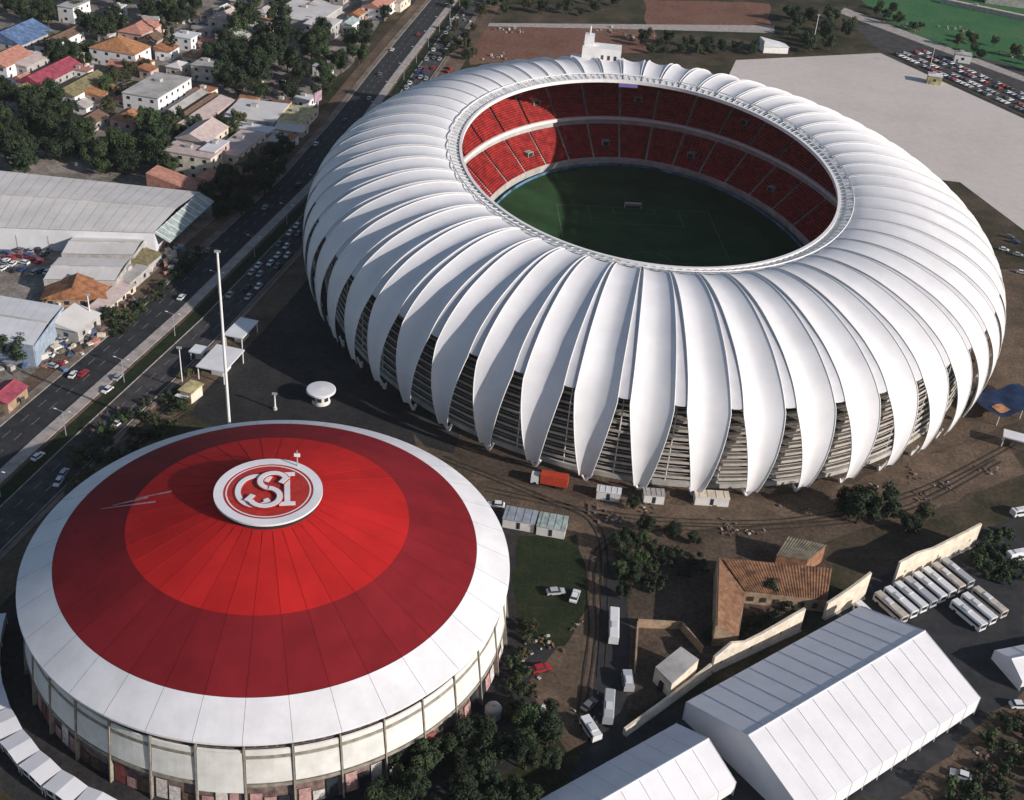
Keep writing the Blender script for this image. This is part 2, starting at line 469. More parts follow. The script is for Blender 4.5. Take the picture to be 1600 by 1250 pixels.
def ring_band(name, prof, material, smooth=False, parent=ST, ns=NS, a=SA, bb=SB, cx=SCX, cy=SCY, shift=True):
    b = MB(); rows = []
    for i in range(ns + 1):
        if shift: rows.append([SP(i / ns, o, z) for o, z in prof])
        else:
            r = []
            for o, z in prof:
                p, n = ell(2 * math.pi * i / ns, o, cx, cy, a, bb); r.append((p.x - SCX, p.y - SCY, z))
            rows.append(r)
    b.grid(rows); return b.build(name, material, parent, smooth)


# inner rim: translucent panels and white ring with posts
for k in range(NP):
    b = MB()
    b.grid([[SP((k + PH + 0.02 + 0.96 * j / 4) / NP, o, z) for o, z in ((0.7, 45.6), (2.6, 46.1), (4.6, 46.4))] for j in range(5)])
    b.build('rim_panel', M_rim, ST)
ring_band('rim_ring', [(-0.5, 45.0), (-0.5, 46.4), (0.6, 46.4), (0.6, 45.0), (-0.5, 45.0)], M_white)
b = MB()
for k in range(NP * 3):
    f = (k + PH) / NP / 3
    b.tube(SP(f, 0.6, 45.9), SP(f, 4.9, 47.3), 0.16, n=4)
b.path([SP(i / NS, 4.7, 47.4) for i in range(NS)], 0.25, 5, True)
b.build('rim_truss', M_steel, ST)
# storeys behind the petals
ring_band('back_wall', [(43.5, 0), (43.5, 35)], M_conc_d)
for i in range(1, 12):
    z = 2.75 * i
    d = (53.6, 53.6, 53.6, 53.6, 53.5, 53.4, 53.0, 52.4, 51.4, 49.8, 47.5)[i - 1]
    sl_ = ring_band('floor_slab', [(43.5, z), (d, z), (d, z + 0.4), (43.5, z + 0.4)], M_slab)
    ring_band('parapet', [(d + .05, z - 0.1), (d + .25, z - 0.1), (d + .25, z + 0.7), (d + .05, z + 0.7)], M_beige, parent=sl_)
    b = MB(); b.path([SP(j / NS, d - 0.2, z + 1.5) for j in range(NS)], 0.06, 4, True); b.build('railing', M_steel, ST)
ring_band('plinth', [(54.2, 0), (54.2, 1.6), (53.0, 1.6)], M_conc)

# bowl: lower tier, balcony, upper tier
BX, BY, BA, BB = 51.0, 437.0, 104.0, 72.0


def BP(t, o, z):
    p, n = ell(t, o, BX, BY, BA, BB); return (p.x - SCX, p.y - SCY, z)


def tier(name, o0, z0, o1, z1, rows_n, sect, material):
    for s_ in range(sect):
        b = MB(); prof = []
        for r in range(rows_n):
            oa = o0 + (o1 - o0) * r / rows_n; ob = o0 + (o1 - o0) * (r + 1) / rows_n
            za = z0 + (z1 - z0) * r / rows_n; zb = z0 + (z1 - z0) * (r + 1) / rows_n
            prof += [(oa, zb), (ob, zb)]
        prof = [(o0, z0)] + prof
        ns = 8; t0 = 2 * math.pi * (s_ + 0.035) / sect; t1 = 2 * math.pi * (s_ + 0.965) / sect
        b.grid([[BP(t0 + (t1 - t0) * i / ns, o, z) for o, z in prof] for i in range(ns + 1)])
        b.build(name, material, ST)


tier('lower_stand_block', 0.5, 3.2, 13.5, 15.0, 16, 36, M_seat)
tier('upper_stand_block', 14.0, 18.4, 32.0, 36.0, 22, 36, M_seat)
ring_band('stand_base', [(0.0, 0), (0.3, 2.9), (13.5, 14.2), (15, 18.0), (33, 36.4), (34, 38)], M_conc, False, ST, 180, BA, BB, BX, BY, False)
ring_band('balcony', [(13.2, 17.2), (12.9, 17.2), (12.9, 18.7), (13.9, 18.7), (13.9, 18.2)], M_white, False, ST, 180, BA, BB, BX, BY, False)
ring_band('advertising_board', [(-2.6, 0.1), (-2.6, 1.3), (-2.4, 1.3), (-2.4, 0.1)], mat('board_blue', (0.10, 0.20, 0.33), 0.5, 0.6, 0.15), False, ST, 180, BA, BB, BX, BY, False)
for s_ in range(36):
    for (o, z, hh) in ((5.5, 7.6, 2.2), (21, 24.6, 2.4)):
        if (s_ + (o > 10)) % 3: continue
        t = 2 * math.pi * (s_ + 0.5) / 36
        b = MB(); p0 = BP(t, o, z); n = ell(t, 0, BX, BY, BA, BB)[1]; rz = math.atan2(n.y, n.x)
        b.box((p0[0], p0[1], z + hh / 2), (3.0, 3.6, hh), rz); vb = b.build('vomitory', M_conc, ST)
        b = MB(); b.box((p0[0] - n.x * 1.45, p0[1] - n.y * 1.45, z + hh / 2 - 0.1), (0.3, 2.8, hh - 0.4), rz); b.build('opening', M_dark, vb)
# pitch
b = MB(); b.add([BP(2 * math.pi * i / 90, 0.2, 0.1) for i in range(90)], [tuple(range(90))]); b.build('pitch', M_pitch, ST)
PC = Vector((BX - SCX, BY - SCY))


def pl(x, y): q = PC + SAX * x + SBX * y; return (q.x, q.y)


b = MB()


def pline(x0, y0, x1, y1, wd=0.14):
    a = Vector(pl(x0, y0)); c = Vector(pl(x1, y1)); d = (c - a).normalized() * wd; n = Vector((-d.y, d.x))
    b.add([(*(a - n), .13), (*(c - n), .13), (*(c + n), .13), (*(a + n), .13)], [(0, 1, 2, 3)])


for x in (-52.5, 0, 52.5): pline(x, -34, x, 34)
for y in (-34, 34): pline(-52.5, y, 52.5, y)
for sx in (-1, 1):
    for (dx, dy) in ((16.5, 20.15), (5.5, 9.15)):
        pline(sx * (52.5 - dx), -dy, sx * (52.5 - dx), dy)
        for sy in (-1, 1): pline(sx * 52.5, sy * dy, sx * (52.5 - dx), sy * dy)
for i in range(40):
    a0, a1 = 2 * math.pi * i / 40, 2 * math.pi * (i + 1) / 40
    pline(9.15 * math.cos(a0), 9.15 * math.sin(a0), 9.15 * math.cos(a1), 9.15 * math.sin(a1))
b.build('pitch_marking', mat('faded_line', (0.12, 0.16, 0.11), .9, .3, .5), ST)
for sx in (-1, 1):
    g = thing('goal', 'white football goal at the %s end of the pitch' % ('far' if sx < 0 else 'near'), 'goal', (SCX + pl(sx * 52.5, 0)[0], SCY + pl(sx * 52.5, 0)[1], 0.1), SANG, 'goals on the pitch')
    for sy in (-1, 1):
        b = MB(); b.tube((0, sy * 3.66, 0), (0, sy * 3.66, 2.44), 0.12); b.build('post', M_white, g)
    b = MB(); b.tube((0, -3.66, 2.44), (0, 3.66, 2.44), 0.12); b.build('crossbar', M_white, g)
    b = MB(); b.grid([[(0, -3.66, 2.44), (0, 3.66, 2.44)], [(sx * 1.2, -3.66, 2.3), (sx * 1.2, 3.66, 2.3)], [(sx * 2.4, -3.66, 0), (sx * 2.4, 3.66, 0)]])
    b.build('net', mat('net', (0.6, 0.6, 0.6), 0.8, 0.1, 3), g)

# scoreboard under the far rim
p = G(982, 130, 42)
t = thing('scoreboard', 'violet lit scoreboard hanging under the far edge of the stadium roof', 'scoreboard', (p.x, p.y, 40), R(3))
b = MB(); b.box((0, 0, 1.9), (9, 1.0, 3.8)); b.build('case', M_grey_steel, t)
ms = mat('score_screen', (0.25, 0.22, 0.5), 0.3, 0.3, 0.6); ms.node_tree.nodes['Principled BSDF'].inputs['Emission Color'].default_value = (0.28, 0.24, 0.6, 1); ms.node_tree.nodes['Principled BSDF'].inputs['Emission Strength'].default_value = 0.35
b = MB(); b.box((0, -0.55, 1.9), (8.4, 0.1, 3.2)); b.build('screen', ms, t)
b = MB()
for x in (-3, 3): b.tube((x, 0, 3.8), (x, 0, 6.0), 0.12)
b.build('hanger', M_steel, t)

# plant room on the far roof
p = G(938, 100, 44)
t = thing('plant_room', 'white blocky plant room with stub mast on the far edge of the stadium roof', 'roof structure', (p.x, p.y, 42.5), R(-3))
b = MB(); b.box((0, 0, 5), (18, 9, 10.0)); b.build('block', M_white, t)
b = MB(); b.box((-2, -3.5, 1.5), (24, 8, 7)); b.build('annex', M_white, t)
b = MB(); b.box((-6.2, 0, 12.4), (4.4, 4.4, 4.8)); b.build('lift_box', M_white, t)
b = MB(); b.tube((-6.2, 0, 14.6), (-6.2, 0, 18.5), 0.4); b.build('mast', M_steel, t)
for x in (2, 5, 8): 
    b = MB(); b.box((x - 1.5, -4.56, 6), (1.2, 0.12, 2)); b.build('window', M_glass, t)

# ------------------------------------------------------------------ gymnasium
GX, GY = -54.9, 217.5
GY_ = thing('round_gymnasium', 'round arena with red dome, white roof rim and panelled wall', 'arena', (GX, GY, 0))
NG = 36
A0 = R(-93.5)


def cyl(r, a, z): return (r * math.cos(a), r * math.sin(a), z)


def gseg(name, prof, material, k, gap=0.006, parent=GY_, sub=5, n=NG, smooth=True):
    a0 = A0 + 2 * math.pi * (k + gap) / n; a1 = A0 + 2 * math.pi * (k + 1 - gap) / n
    b = MB(); b.grid([[cyl(r, a0 + (a1 - a0) * i / sub, z) for r, z in prof] for i in range(sub + 1)])
    return b.build(name, material, parent, smooth)


def dome_z(r):   # smooth curve through the measured circles
    pts = [(0, 39.2), (12.5, 37.9), (33, 31.6), (49.5, 24.6), (58, 20.0)]
    for (ra, za), (rb, zb) in zip(pts, pts[1:]):
        if r <= rb: return za + (zb - za) * (r - ra) / (rb - ra)
    return 20


def dprof(r0, r1, n, up=0.0): return [(r0 + (r1 - r0) * i / n, dome_z(r0 + (r1 - r0) * i / n) + up) for i in range(n + 1)]


b = MB(); b.grid([[cyl(r, 2 * math.pi * i / 144, z - 0.18) for r, z in dprof(0.5, 57.6, 20)] for i in range(145)]); b.build('roof_deck', mat('roof_deck', (0.10, 0.010, 0.013), 0.8, 0.3, 0.5), GY_, True)
for k in range(NG):
    gseg('rim_panel', dprof(49.7, 58.0, 3) + [(58.05, 19.5), (57.2, 19.4)], M_roofwhite, k, 0.004, smooth=False)
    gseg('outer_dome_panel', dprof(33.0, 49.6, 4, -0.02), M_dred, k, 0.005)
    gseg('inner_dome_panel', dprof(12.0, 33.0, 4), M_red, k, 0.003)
# standing seams
b = MB()
for k in range(NG):
    a = A0 + 2 * math.pi * k / NG
    b.tube(cyl(12.8, a, dome_z(12.8) + .04), cyl(33, a, dome_z(33) + .04), 0.05, n=4)
b.build('seam', M_red, GY_)
# walls
def wr(z): return 56.5 + 2.4 * (1 - z / 19.0)
b = MB(); b.grid([[cyl(wr(z) - 0.9, 2 * math.pi * i / 144, z) for z in (0, 6.6, 19.2)] for i in range(145)]); b.build('wall', M_brown_wall, GY_)
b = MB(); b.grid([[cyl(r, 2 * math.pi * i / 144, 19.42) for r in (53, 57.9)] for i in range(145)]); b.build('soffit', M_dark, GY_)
for k in range(NG):
    ent = (k == 0)
    gseg('clerestory_panel', [(wr(16.6) - .3, 16.6), (wr(16.6), 16.5), (wr(15.2), 15.2)], M_panel, k, 0.03, smooth=False)
    gseg('facade_panel', [(wr(14.2) - .3, 14.2), (wr(14.2), 14.1), (wr(7.9) + 0.1, 7.9), (wr(7.9) - .3, 7.8)] if not ent else [(wr(16.2) + .2, 16.2), (wr(5.5) + .35, 5.5), (wr(5.5) - .4, 5.4)], M_panel, k, 0.03, smooth=False)
    # windows under the roof, two by two
    for q in (0.12, 0.36, 0.58, 0.80):
        a = A0 + 2 * math.pi * (k + q) / NG
        b = MB(); c = cyl(wr(17.4) - 0.72, a, 17.35); b.box(c, (0.3, 1.5, 1.2), a); b.build('window', M_glass, GY_)
    a = A0 + 2 * math.pi * k / NG
    b = MB(); ca, sa = math.cos(a), math.sin(a); ta = (-sa, ca)
    vs = []
    for z in (0, 17.6):
        r0, r1 = wr(z) - 0.6, wr(z) + 0.35
        for r, s_ in ((r0, -.17), (r1, -.17), (r1, .17), (r0, .17)): vs.append((r * ca + ta[0] * s_, r * sa + ta[1] * s_, z))
    b.add(vs, [(0, 1, 5, 4), (1, 2, 6, 5), (2, 3, 7, 6), (4, 5, 6, 7)]); b.build('pilaster', M_pil, GY_)
for z in (7.0, 14.7):
    b = MB(); b.grid([[cyl(wr(zz) + dr, 2 * math.pi * i / 144, zz) for dr, zz in ((-.6, z + .45), (.05, z + .45), (.05, z - .35), (-.6, z - .35))] for i in range(145)]); b.build('string_course', M_pil, GY_)
# ground floor shop fronts between the pilasters
rnd = random.Random(3)
shop = [mat('shop_red', (0.25, 0.06, 0.06), 0.8, 0.4, 1), mat('shop_white', (0.55, 0.50, 0.47), 0.8, 0.3, 1), mat('shop_brown', (0.12, 0.07, 0.05), 0.8, 0.4, 1), M_glass, mat('shop_pink', (0.40, 0.24, 0.22), .8, .3, 1)]
for k in range(NG):
    for q in range(3):
        z0 = 0.4; z1 = rnd.choice([3.2, 4.4, 5.6])
        a0 = A0 + 2 * math.pi * (k + 0.08 + q * 0.29) / NG; a1 = a0 + 2 * math.pi * 0.25 / NG
        b = MB(); b.grid([[cyl(wr(z) - 0.55, a0 + (a1 - a0) * i / 2, z) for z in (z0, z1)] for i in range(3)]); b.build('shop_front', rnd.choice(shop), GY_)
# raised disc with the club crest
DZ = 39.7
b = MB(); b.grid([[cyl(r, 2 * math.pi * i / 72, z) for r, z in ((12.0, 36.8), (12.0, DZ - 0.55), (12.5, DZ - 0.5), (12.5, DZ), (0.05, DZ))] for i in range(73)]); disc = b.build('crest_disc', M_dark, GY_)
b = MB(); b.grid([[cyl(r, 2 * math.pi * i / 72, z) for r, z in ((12.55, DZ - .4), (12.55, DZ + .12), (10.4, DZ + .12), (10.4, DZ + 0.02))] for i in range(73)]); b.build('white_ring', M_roofwhite, disc)
b = MB(); b.grid([[cyl(r, 2 * math.pi * i / 72, DZ + .05) for r in (0.01, 10.4)] for i in range(73)]); b.build('red_field', M_disc_red, disc)
b = MB(); b.grid([[cyl(r, 2 * math.pi * i / 72, DZ + .09) for r in (9.5, 9.85)] for i in range(73)]); b.build('thin_ring', M_roofwhite, disc)


def ribbon(pts, wd, z, rot=0.0, sc=1.0):
    b = MB(); ca, sa = math.cos(rot), math.sin(rot); L = []; Rr = []
    P = [Vector((p[0] * sc, p[1] * sc)) for p in pts]
    for i, p in enumerate(P):
        t = (P[min(i + 1, len(P) - 1)] - P[max(i - 1, 0)]).normalized(); n = Vector((-t.y, t.x)) * wd / 2
        for lst, q in ((L, p + n), (Rr, p - n)): lst.append((q.x * ca - q.y * sa, q.x * sa + q.y * ca))
    for i in range(len(P) - 1):
        b.prism([L[i], Rr[i], Rr[i + 1], L[i + 1]], z, z + 0.12)
    return b


def arc(cx, cy, r, a0, a1, n=14, ry=None):
    ry = r if ry is None else ry
    return [(cx + r * math.cos(R(a0 + (a1 - a0) * i / n)), cy + ry * math.sin(R(a0 + (a1 - a0) * i / n))) for i in range(n + 1)]


ROT = R(14)
letS = arc(0.9, 2.35, 2.3, 15, 250) + arc(-0.5, -2.2, 2.6, 80, -160)
letC = arc(-1.6, -0.2, 4.4, 48, 312, 20, 5.0)
ROT = R(12)
letC = arc(-2.6, 0.0, 3.9, 52, 308, 22, 5.2)
letS = [(x * 1.22 - 0.1, y * 1.22) for x, y in letS]
iX = 4.0
strokes = [('C', letC, .20), ('C', [(-0.6, 3.0), (0.3, 4.9)], .20), ('C', [(-0.6, -3.0), (0.3, -4.9)], .20),
           ('I', [(iX, -5.2), (iX, 5.2)], .36), ('I', [(iX - 1.7, 5.2), (iX + 1.7, 5.2)], .36), ('I', [(iX - 1.7, -5.2), (iX + 1.7, -5.2)], .36),
           ('S', letS, .52), ('S', [(2.6, 1.9), (3.9, 3.8)], .52), ('S', [(-3.2, -1.9), (-4.6, -3.9)], .52)]
for wd, mm_, dz, nm in ((1.9, M_disc_red, 0.0, 'letter_outline'), (1.3, M_roofwhite, 0.12, 'crest_letter')):
    for L_ in 'CIS':
        bb_ = MB()
        for n_, (q, pts, z) in enumerate(strokes):
            if q == L_:
                r_ = ribbon(pts, wd, DZ + z - .1 + dz * .9 + .012 * n_, ROT, 1.08); bb_.add(r_.v, r_.f)
        bb_.build(nm, mm_, disc)
# thin pale streaks on the dome
for (x0, y0, x1, y1) in ((212, 779, 268, 768), (158, 795, 243, 784), (176, 790, 232, 777)):
    b = MB(); pts = []
    for i in range(9):
        px, py = x0 + (x1 - x0) * i / 8, y0 + (y1 - y0) * i / 8
        z = 30.0
        for _ in range(12):
            q = G(px, py, z); r_ = math.hypot(q.x - GX, q.y - GY); z = dome_z(r_) + 0.06
        pts.append((q.x - GX, q.y - GY, z + 0.05))
    for i in range(8):
        a, c = Vector(pts[i]), Vector(pts[i + 1]); n = Vector((0, 0.14 + 0.03 * i, 0)); b.add([a - n, c - n, c + n, a + n], [(0, 1, 2, 3)])
    b.build('pale_streak', mat('streak_tone', (0.42, 0.24, 0.24), .7, .3, 1), GY_)
# small antenna behind the disc
q = G(465, 735, 38.4)
t = thing('antenna', 'thin grey antenna mast on the dome behind the crest disc', 'antenna', (q.x, q.y, 37.8))
b = MB(); b.tube((0, 0, 0), (0, 0, 6.5), 0.22, 0.12); b.build('mast', M_grey_steel, t)
b = MB(); b.box((0, 0, 0.7), (1.8, 1.8, 1.4)); b.build('cabinet', M_grey_steel, t)
b = MB(); b.box((0, 0, 5.2), (1.4, 0.3, 0.9)); b.build('panel_antenna', M_white, t)
# curved canopy of white boxes around the wall's foot on the left
for i, a in enumerate(range(193, 251, 7)):
    aa = R(a); rr = 66.5
    t = thing('stall_tent', 'white flat topped stall number %d along the arena foot' % i, 'stall', (GX + rr * math.cos(aa), GY + rr * math.sin(aa), 0), aa, 'white stalls along the arena foot')
    t['label'] = 'white flat topped stall in the curved row at the foot of the round arena'
    b = MB()
    b.grid([[(-2.6, -3.9, 3.4), (2.6, -3.9, 3.2)], [(-2.6, 0, 3.9), (2.6, 0, 3.7)], [(-2.6, 3.9, 3.4), (2.6, 3.9, 3.2)]]); b.build('roof', M_tent, t)
    b = MB(); b.box((0, 0, 1.9), (4.4, 7.0, 2.7)); b.build('booth', M_panel, t)
    for y in (-2.2, 0.2, 2.4):
        b = MB(); b.box((2.23, y, 2.0), (0.1, 1.5, 1.2)); b.build('hatch', M_glass, t)
    for sx in (-1, 1):
        for sy in (-1, 1):
            b = MB(); b.tube((sx * 2.4, sy * 3.7, 0), (sx * 2.4, sy * 3.7, 3.3), 0.08); b.build('pole', M_steel, t)

# ------------------------------------------------------------------ tents
def tent(name, label, A, ang, L, W, ze, zr, bays, porch=False):
    t = thing(name, label, 'tent', (A[0], A[1], 0), ang)
    hw = W / 2
    for side in (0, 1):      # 0 = far left slope (y from 0 to -hw), 1 = right slope
        for k in range(bays):
            x0, x1 = L * k / bays + 0.01, L * (k + 1) / bays - 0.01
            ya, yb = (0, -hw) if side == 0 else (-W, -hw)
            b = MB(); n = 5; rows = []
            for i in range(n + 1):
                x = x0 + (x1 - x0) * i / n; sag = 0.008 * math.sin(math.pi * i / n)
                rows.append([(x, ya + (yb - ya) * j / 4, ze + (zr - ze) * j / 4 - sag) for j in range(5)])
            b.grid(rows); b.build('roof_panel', M_tent, t, True)
    b = MB()
    for k in range(bays + 1):
        x = L * k / bays
        for ya in (0, -W): b.tube((x, ya, ze + .03), (x, -hw, zr + .05), 0.08, n=5)
        for ya in (0, -W): b.tube((x, ya, 0), (x, ya, ze), 0.15, n=5)
    b.tube((0, -hw, zr + .04), (L, -hw, zr + .04), 0.2, n=5)
    b.build('frame', M_tent_line, t)
    for x in (0.02, L - 0.02):
        b = MB(); b.add([(x, 0, 0), (x, -W, 0), (x, -W, ze), (x, -hw, zr), (x, 0, ze)], [(0, 1, 2, 3, 4)]); b.build('gable', M_tent, t)
    for y in (0, -W):
        for k in range(bays):
            x0, x1 = L * k / bays + .1, L * (k + 1) / bays - .1
            b = MB(); b.box(((x0 + x1) / 2, y, ze / 2 + (0.6 if y else 0)), (x1 - x0, 0.06, ze - (1.2 if y else 0.02))); b.build('side_curtain', M_tent, t)
    if porch:
        b = MB(); b.box((L * 0.02, -hw, 1.3), (0.3, 4, 2.6)); b.build('door', M_glass, t)
    return t


tent('event_tent', 'large white gabled tent with one sunlit slope, in the lower right', (46.8, 195.0), R(38.4), 62, 37, 6.0, 12.6, 12)
D2 = R(38.4)
tent('event_tent', 'smaller white gabled tent at the bottom edge, end on to the large one', (44.2 - 62 * math.cos(D2), 189.5 - 62 * math.sin(D2)), D2, 62, 19.5, 4.5, 9.0, 12)

# ------------------------------------------------------------------ cream wall and old courtyard buildings
def wall_seg(label, a, c, heights, th=0.7):
    """a, c world feet of the wall; heights along it"""
    a = Vector(a); c = Vector(c); d = c - a; L = d.length; ang = math.atan2(d.y, d.x)
    t = thing('plaster_wall', label, 'wall', (a.x, a.y, 0), ang, 'cream walls beside the tent')
    n = len(heights) - 1
    for i in range(n):
        x0, x1 = L * i / n + .01, L * (i + 1) / n - .01
        b = MB(); h0, h1 = heights[i], heights[i + 1]
        b.add([(x0, 0, 0), (x1, 0, 0), (x1, 0, h1), (x0, 0, h0), (x0, th, 0), (x1, th, 0), (x1, th, h1), (x0, th, h0)],
              [(0, 1, 2, 3), (5, 4, 7, 6), (3, 2, 6, 7), (0, 3, 7, 4), (1, 5, 6, 2), (0, 4, 5, 1)])
        b.build('wall_bay', M_cream, t)
        if min(h0, h1) > 4 and i % 2 == 0:
            b = MB(); b.box(((x0 + x1) / 2, -0.02, min(h0, h1) * .45), (0.7, 0.1, 0.9)); b.build('window', M_pil, t)
    b = MB(); b.box((L / 2, -0.25, 0.25), (L, 0.5, 0.5)); b.build('plinth', M_conc, t)
    return t


def g2(x, y): return tuple(G(x, y)[:2])


wall_seg('low cream wall running down to the lane beside the smaller tent', g2(976, 1150), g2(1110, 1052), [2.2, 2.2, 2.2, 2.4, 2.6, 3.0])
wall_seg('long cream wall with stepped top beside the large tent', g2(1112, 1050), g2(1250, 985), [5.0, 7.5, 5.4, 5.6, 6.2, 7.0, 7.6])
wall_seg('short cream wall with sloping top above the tent corner', g2(1287, 968), g2(1350, 935), [5.6, 7.0, 9.2])
wall_seg('tallest cream wall behind the parked buses', g2(1396, 914), g2(1522, 853), [8.0, 8.6, 7.4, 7.6, 7.8, 8.2])

# L shaped terracotta building
def quad_roof(b, p, th=0.35):
    p = [Vector(q) for q in p]
    b.add(p + [q - Vector((0, 0, th)) for q in p], [(0, 1, 2, 3), (7, 6, 5, 4), (0, 4, 5, 1), (1, 5, 6, 2), (2, 6, 7, 3), (3, 7, 4, 0)])


def tiles(parent, p00, p10, p11, p01, nu, nv, material, name='roof_tile_course'):
    """rows of overlapping roof sheets on the quad p00-p10 (eave) p01-p11 (ridge)"""
    p00, p10, p11, p01 = (Vector(q) for q in (p00, p10, p11, p01))
    for j in range(nv):
        b = MB()
        for i in range(nu):
            u0, u1 = i / nu, (i + 1) / nu; v0, v1 = j / nv - 0.01, (j + 1) / nv
            def P(u, v, up): q = p00.lerp(p10, u).lerp(p01.lerp(p11, u), v); return q + Vector((0, 0, up))
            um = (u0 + u1) / 2
            b.add([P(u0, v0, .10), P(um, v0, .24), P(u1, v0, .10), P(u1, v1, .0), P(um, v1, .14), P(u0, v1, .0)], [(0, 1, 4, 5), (1, 2, 3, 4)])
        b.build(name, material, parent)


def world_thing(name, label, cat, c, group=None): return thing(name, label, cat, (c[0], c[1], 0), 0, group)


c0 = G(1120, 905)
OB = world_thing('courtyard_house', 'L shaped building with orange terracotta roofs round a dark courtyard', 'building', c0)
def loc(x, y, z, base=c0): q = G(x, y, z); return (q.x - base.x, q.y - base.y, z)
# left arm: ridge on the left, slope falls to the right; wing behind: slope falls to the camera
a0, a1 = loc(1124, 872, 7.0), loc(1121, 978, 7.0)
e0, e1 = loc(1163, 925, 4.2), loc(1152, 992, 4.2)
tiles(OB, e1, e0, a0, a1, 22, 7, M_terra)
w0, w1 = loc(1128, 872, 7.0), loc(1300, 888, 7.0)
f0, f1 = loc(1164, 924, 4.2), loc(1292, 938, 4.2)
tiles(OB, f0, f1, w1, w0, 34, 8, M_terra_d)
def wallquad(parent, name, p, q, material, th=0.4):
    b = MB(); p = Vector(p); q = Vector(q); d = (q - p); d.z = 0; n = Vector((-d.y, d.x, 0)).normalized() * th
    b.add([(p.x, p.y, 0), (q.x, q.y, 0), (q.x, q.y, q.z - .1), (p.x, p.y, p.z - .1), (p.x + n.x, p.y + n.y, 0), (q.x + n.x, q.y + n.y, 0), (q.x + n.x, q.y + n.y, q.z - .1), (p.x + n.x, p.y + n.y, p.z - .1)],
          [(0, 1, 2, 3), (5, 4, 7, 6), (3, 2, 6, 7), (0, 3, 7, 4), (1, 5, 6, 2)])
    return b.build(name, material, parent)
M_oldwall = mat('old_plaster', (0.34, 0.24, 0.16), 0.9, 0.35, 0.4, 0.2)
wallquad(OB, 'wall', a1, a0, M_oldwall); wallquad(OB, 'wall', e0, e1, M_oldwall); wallquad(OB, 'wall', a1, e1, M_oldwall); wallquad(OB, 'wall', f0, f1, M_oldwall); wallquad(OB, 'wall', w1, w0, M_oldwall); wallquad(OB, 'wall', f1, w1, M_oldwall)
for k in range(6):
    p = Vector(f0).lerp(Vector(f1), (k + .6) / 6.4); b = MB(); b.box((p.x, p.y - 0.08, 1.9), (1.3, 0.2, 1.5), 0.12); b.build('window', M_dark, OB)

c1 = G(1235, 865)
SH = world_thing('old_shed', 'small shed with orange side wall and mossy grey roof behind the terracotta wing', 'shed', c1)
s0, s1, s2, s3 = loc(1212, 868, 4.5, c1), loc(1262, 876, 4.5, c1), loc(1292, 852, 6, c1), loc(1230, 838, 6, c1)
tiles(SH, s0, s1, s2, s3, 14, 5, mat('mossy_roof', (0.16, 0.14, 0.10), .9, .4, .4, .2))
for p, q in ((s0, s1), (s1, s2), (s2, s3), (s3, s0)): wallquad(SH, 'wall', p, q, M_terra)

c2 = G(1035, 1005)
YW = world_thing('yard_walls', 'low brown walls round a bare square yard beside the lane', 'wall', c2)
for (p, q) in (((998, 968), (1066, 972)), ((996, 970), (992, 1040)), ((1066, 972), (1098, 1010))):
    wallquad(YW, 'wall', loc(*p, 3.0, c2), loc(*q, 2.6, c2), M_oldwall)
c3 = G(1050, 1055)
HT = world_thing('lean_to_hut', 'small hut with flat grey roof and yellow wall against the cream wall', 'hut', c3)
h0, h1, h2, h3 = loc(1024, 1042, 5, c3), loc(1050, 1068, 5, c3), loc(1092, 1030, 5.6, c3), loc(1064, 1010, 5.6, c3)
b = MB(); quad_roof(b, [h0, h1, h2, h3]); b.build('roof', M_greyroof, HT)
for p, q in ((h0, h1), (h1, h2), (h2, h3), (h3, h0)): wallquad(HT, 'wall', p, q, M_cream)
b = MB(); q = Vector(h0).lerp(Vector(h1), .5); b.box((q.x - .1, q.y - .1, 1.5), (1.2, 0.9, 2.6), R(-40)); b.build('door', M_dark, HT)


# ------------------------------------------------------------------ houses of the town
AVR = R(78)


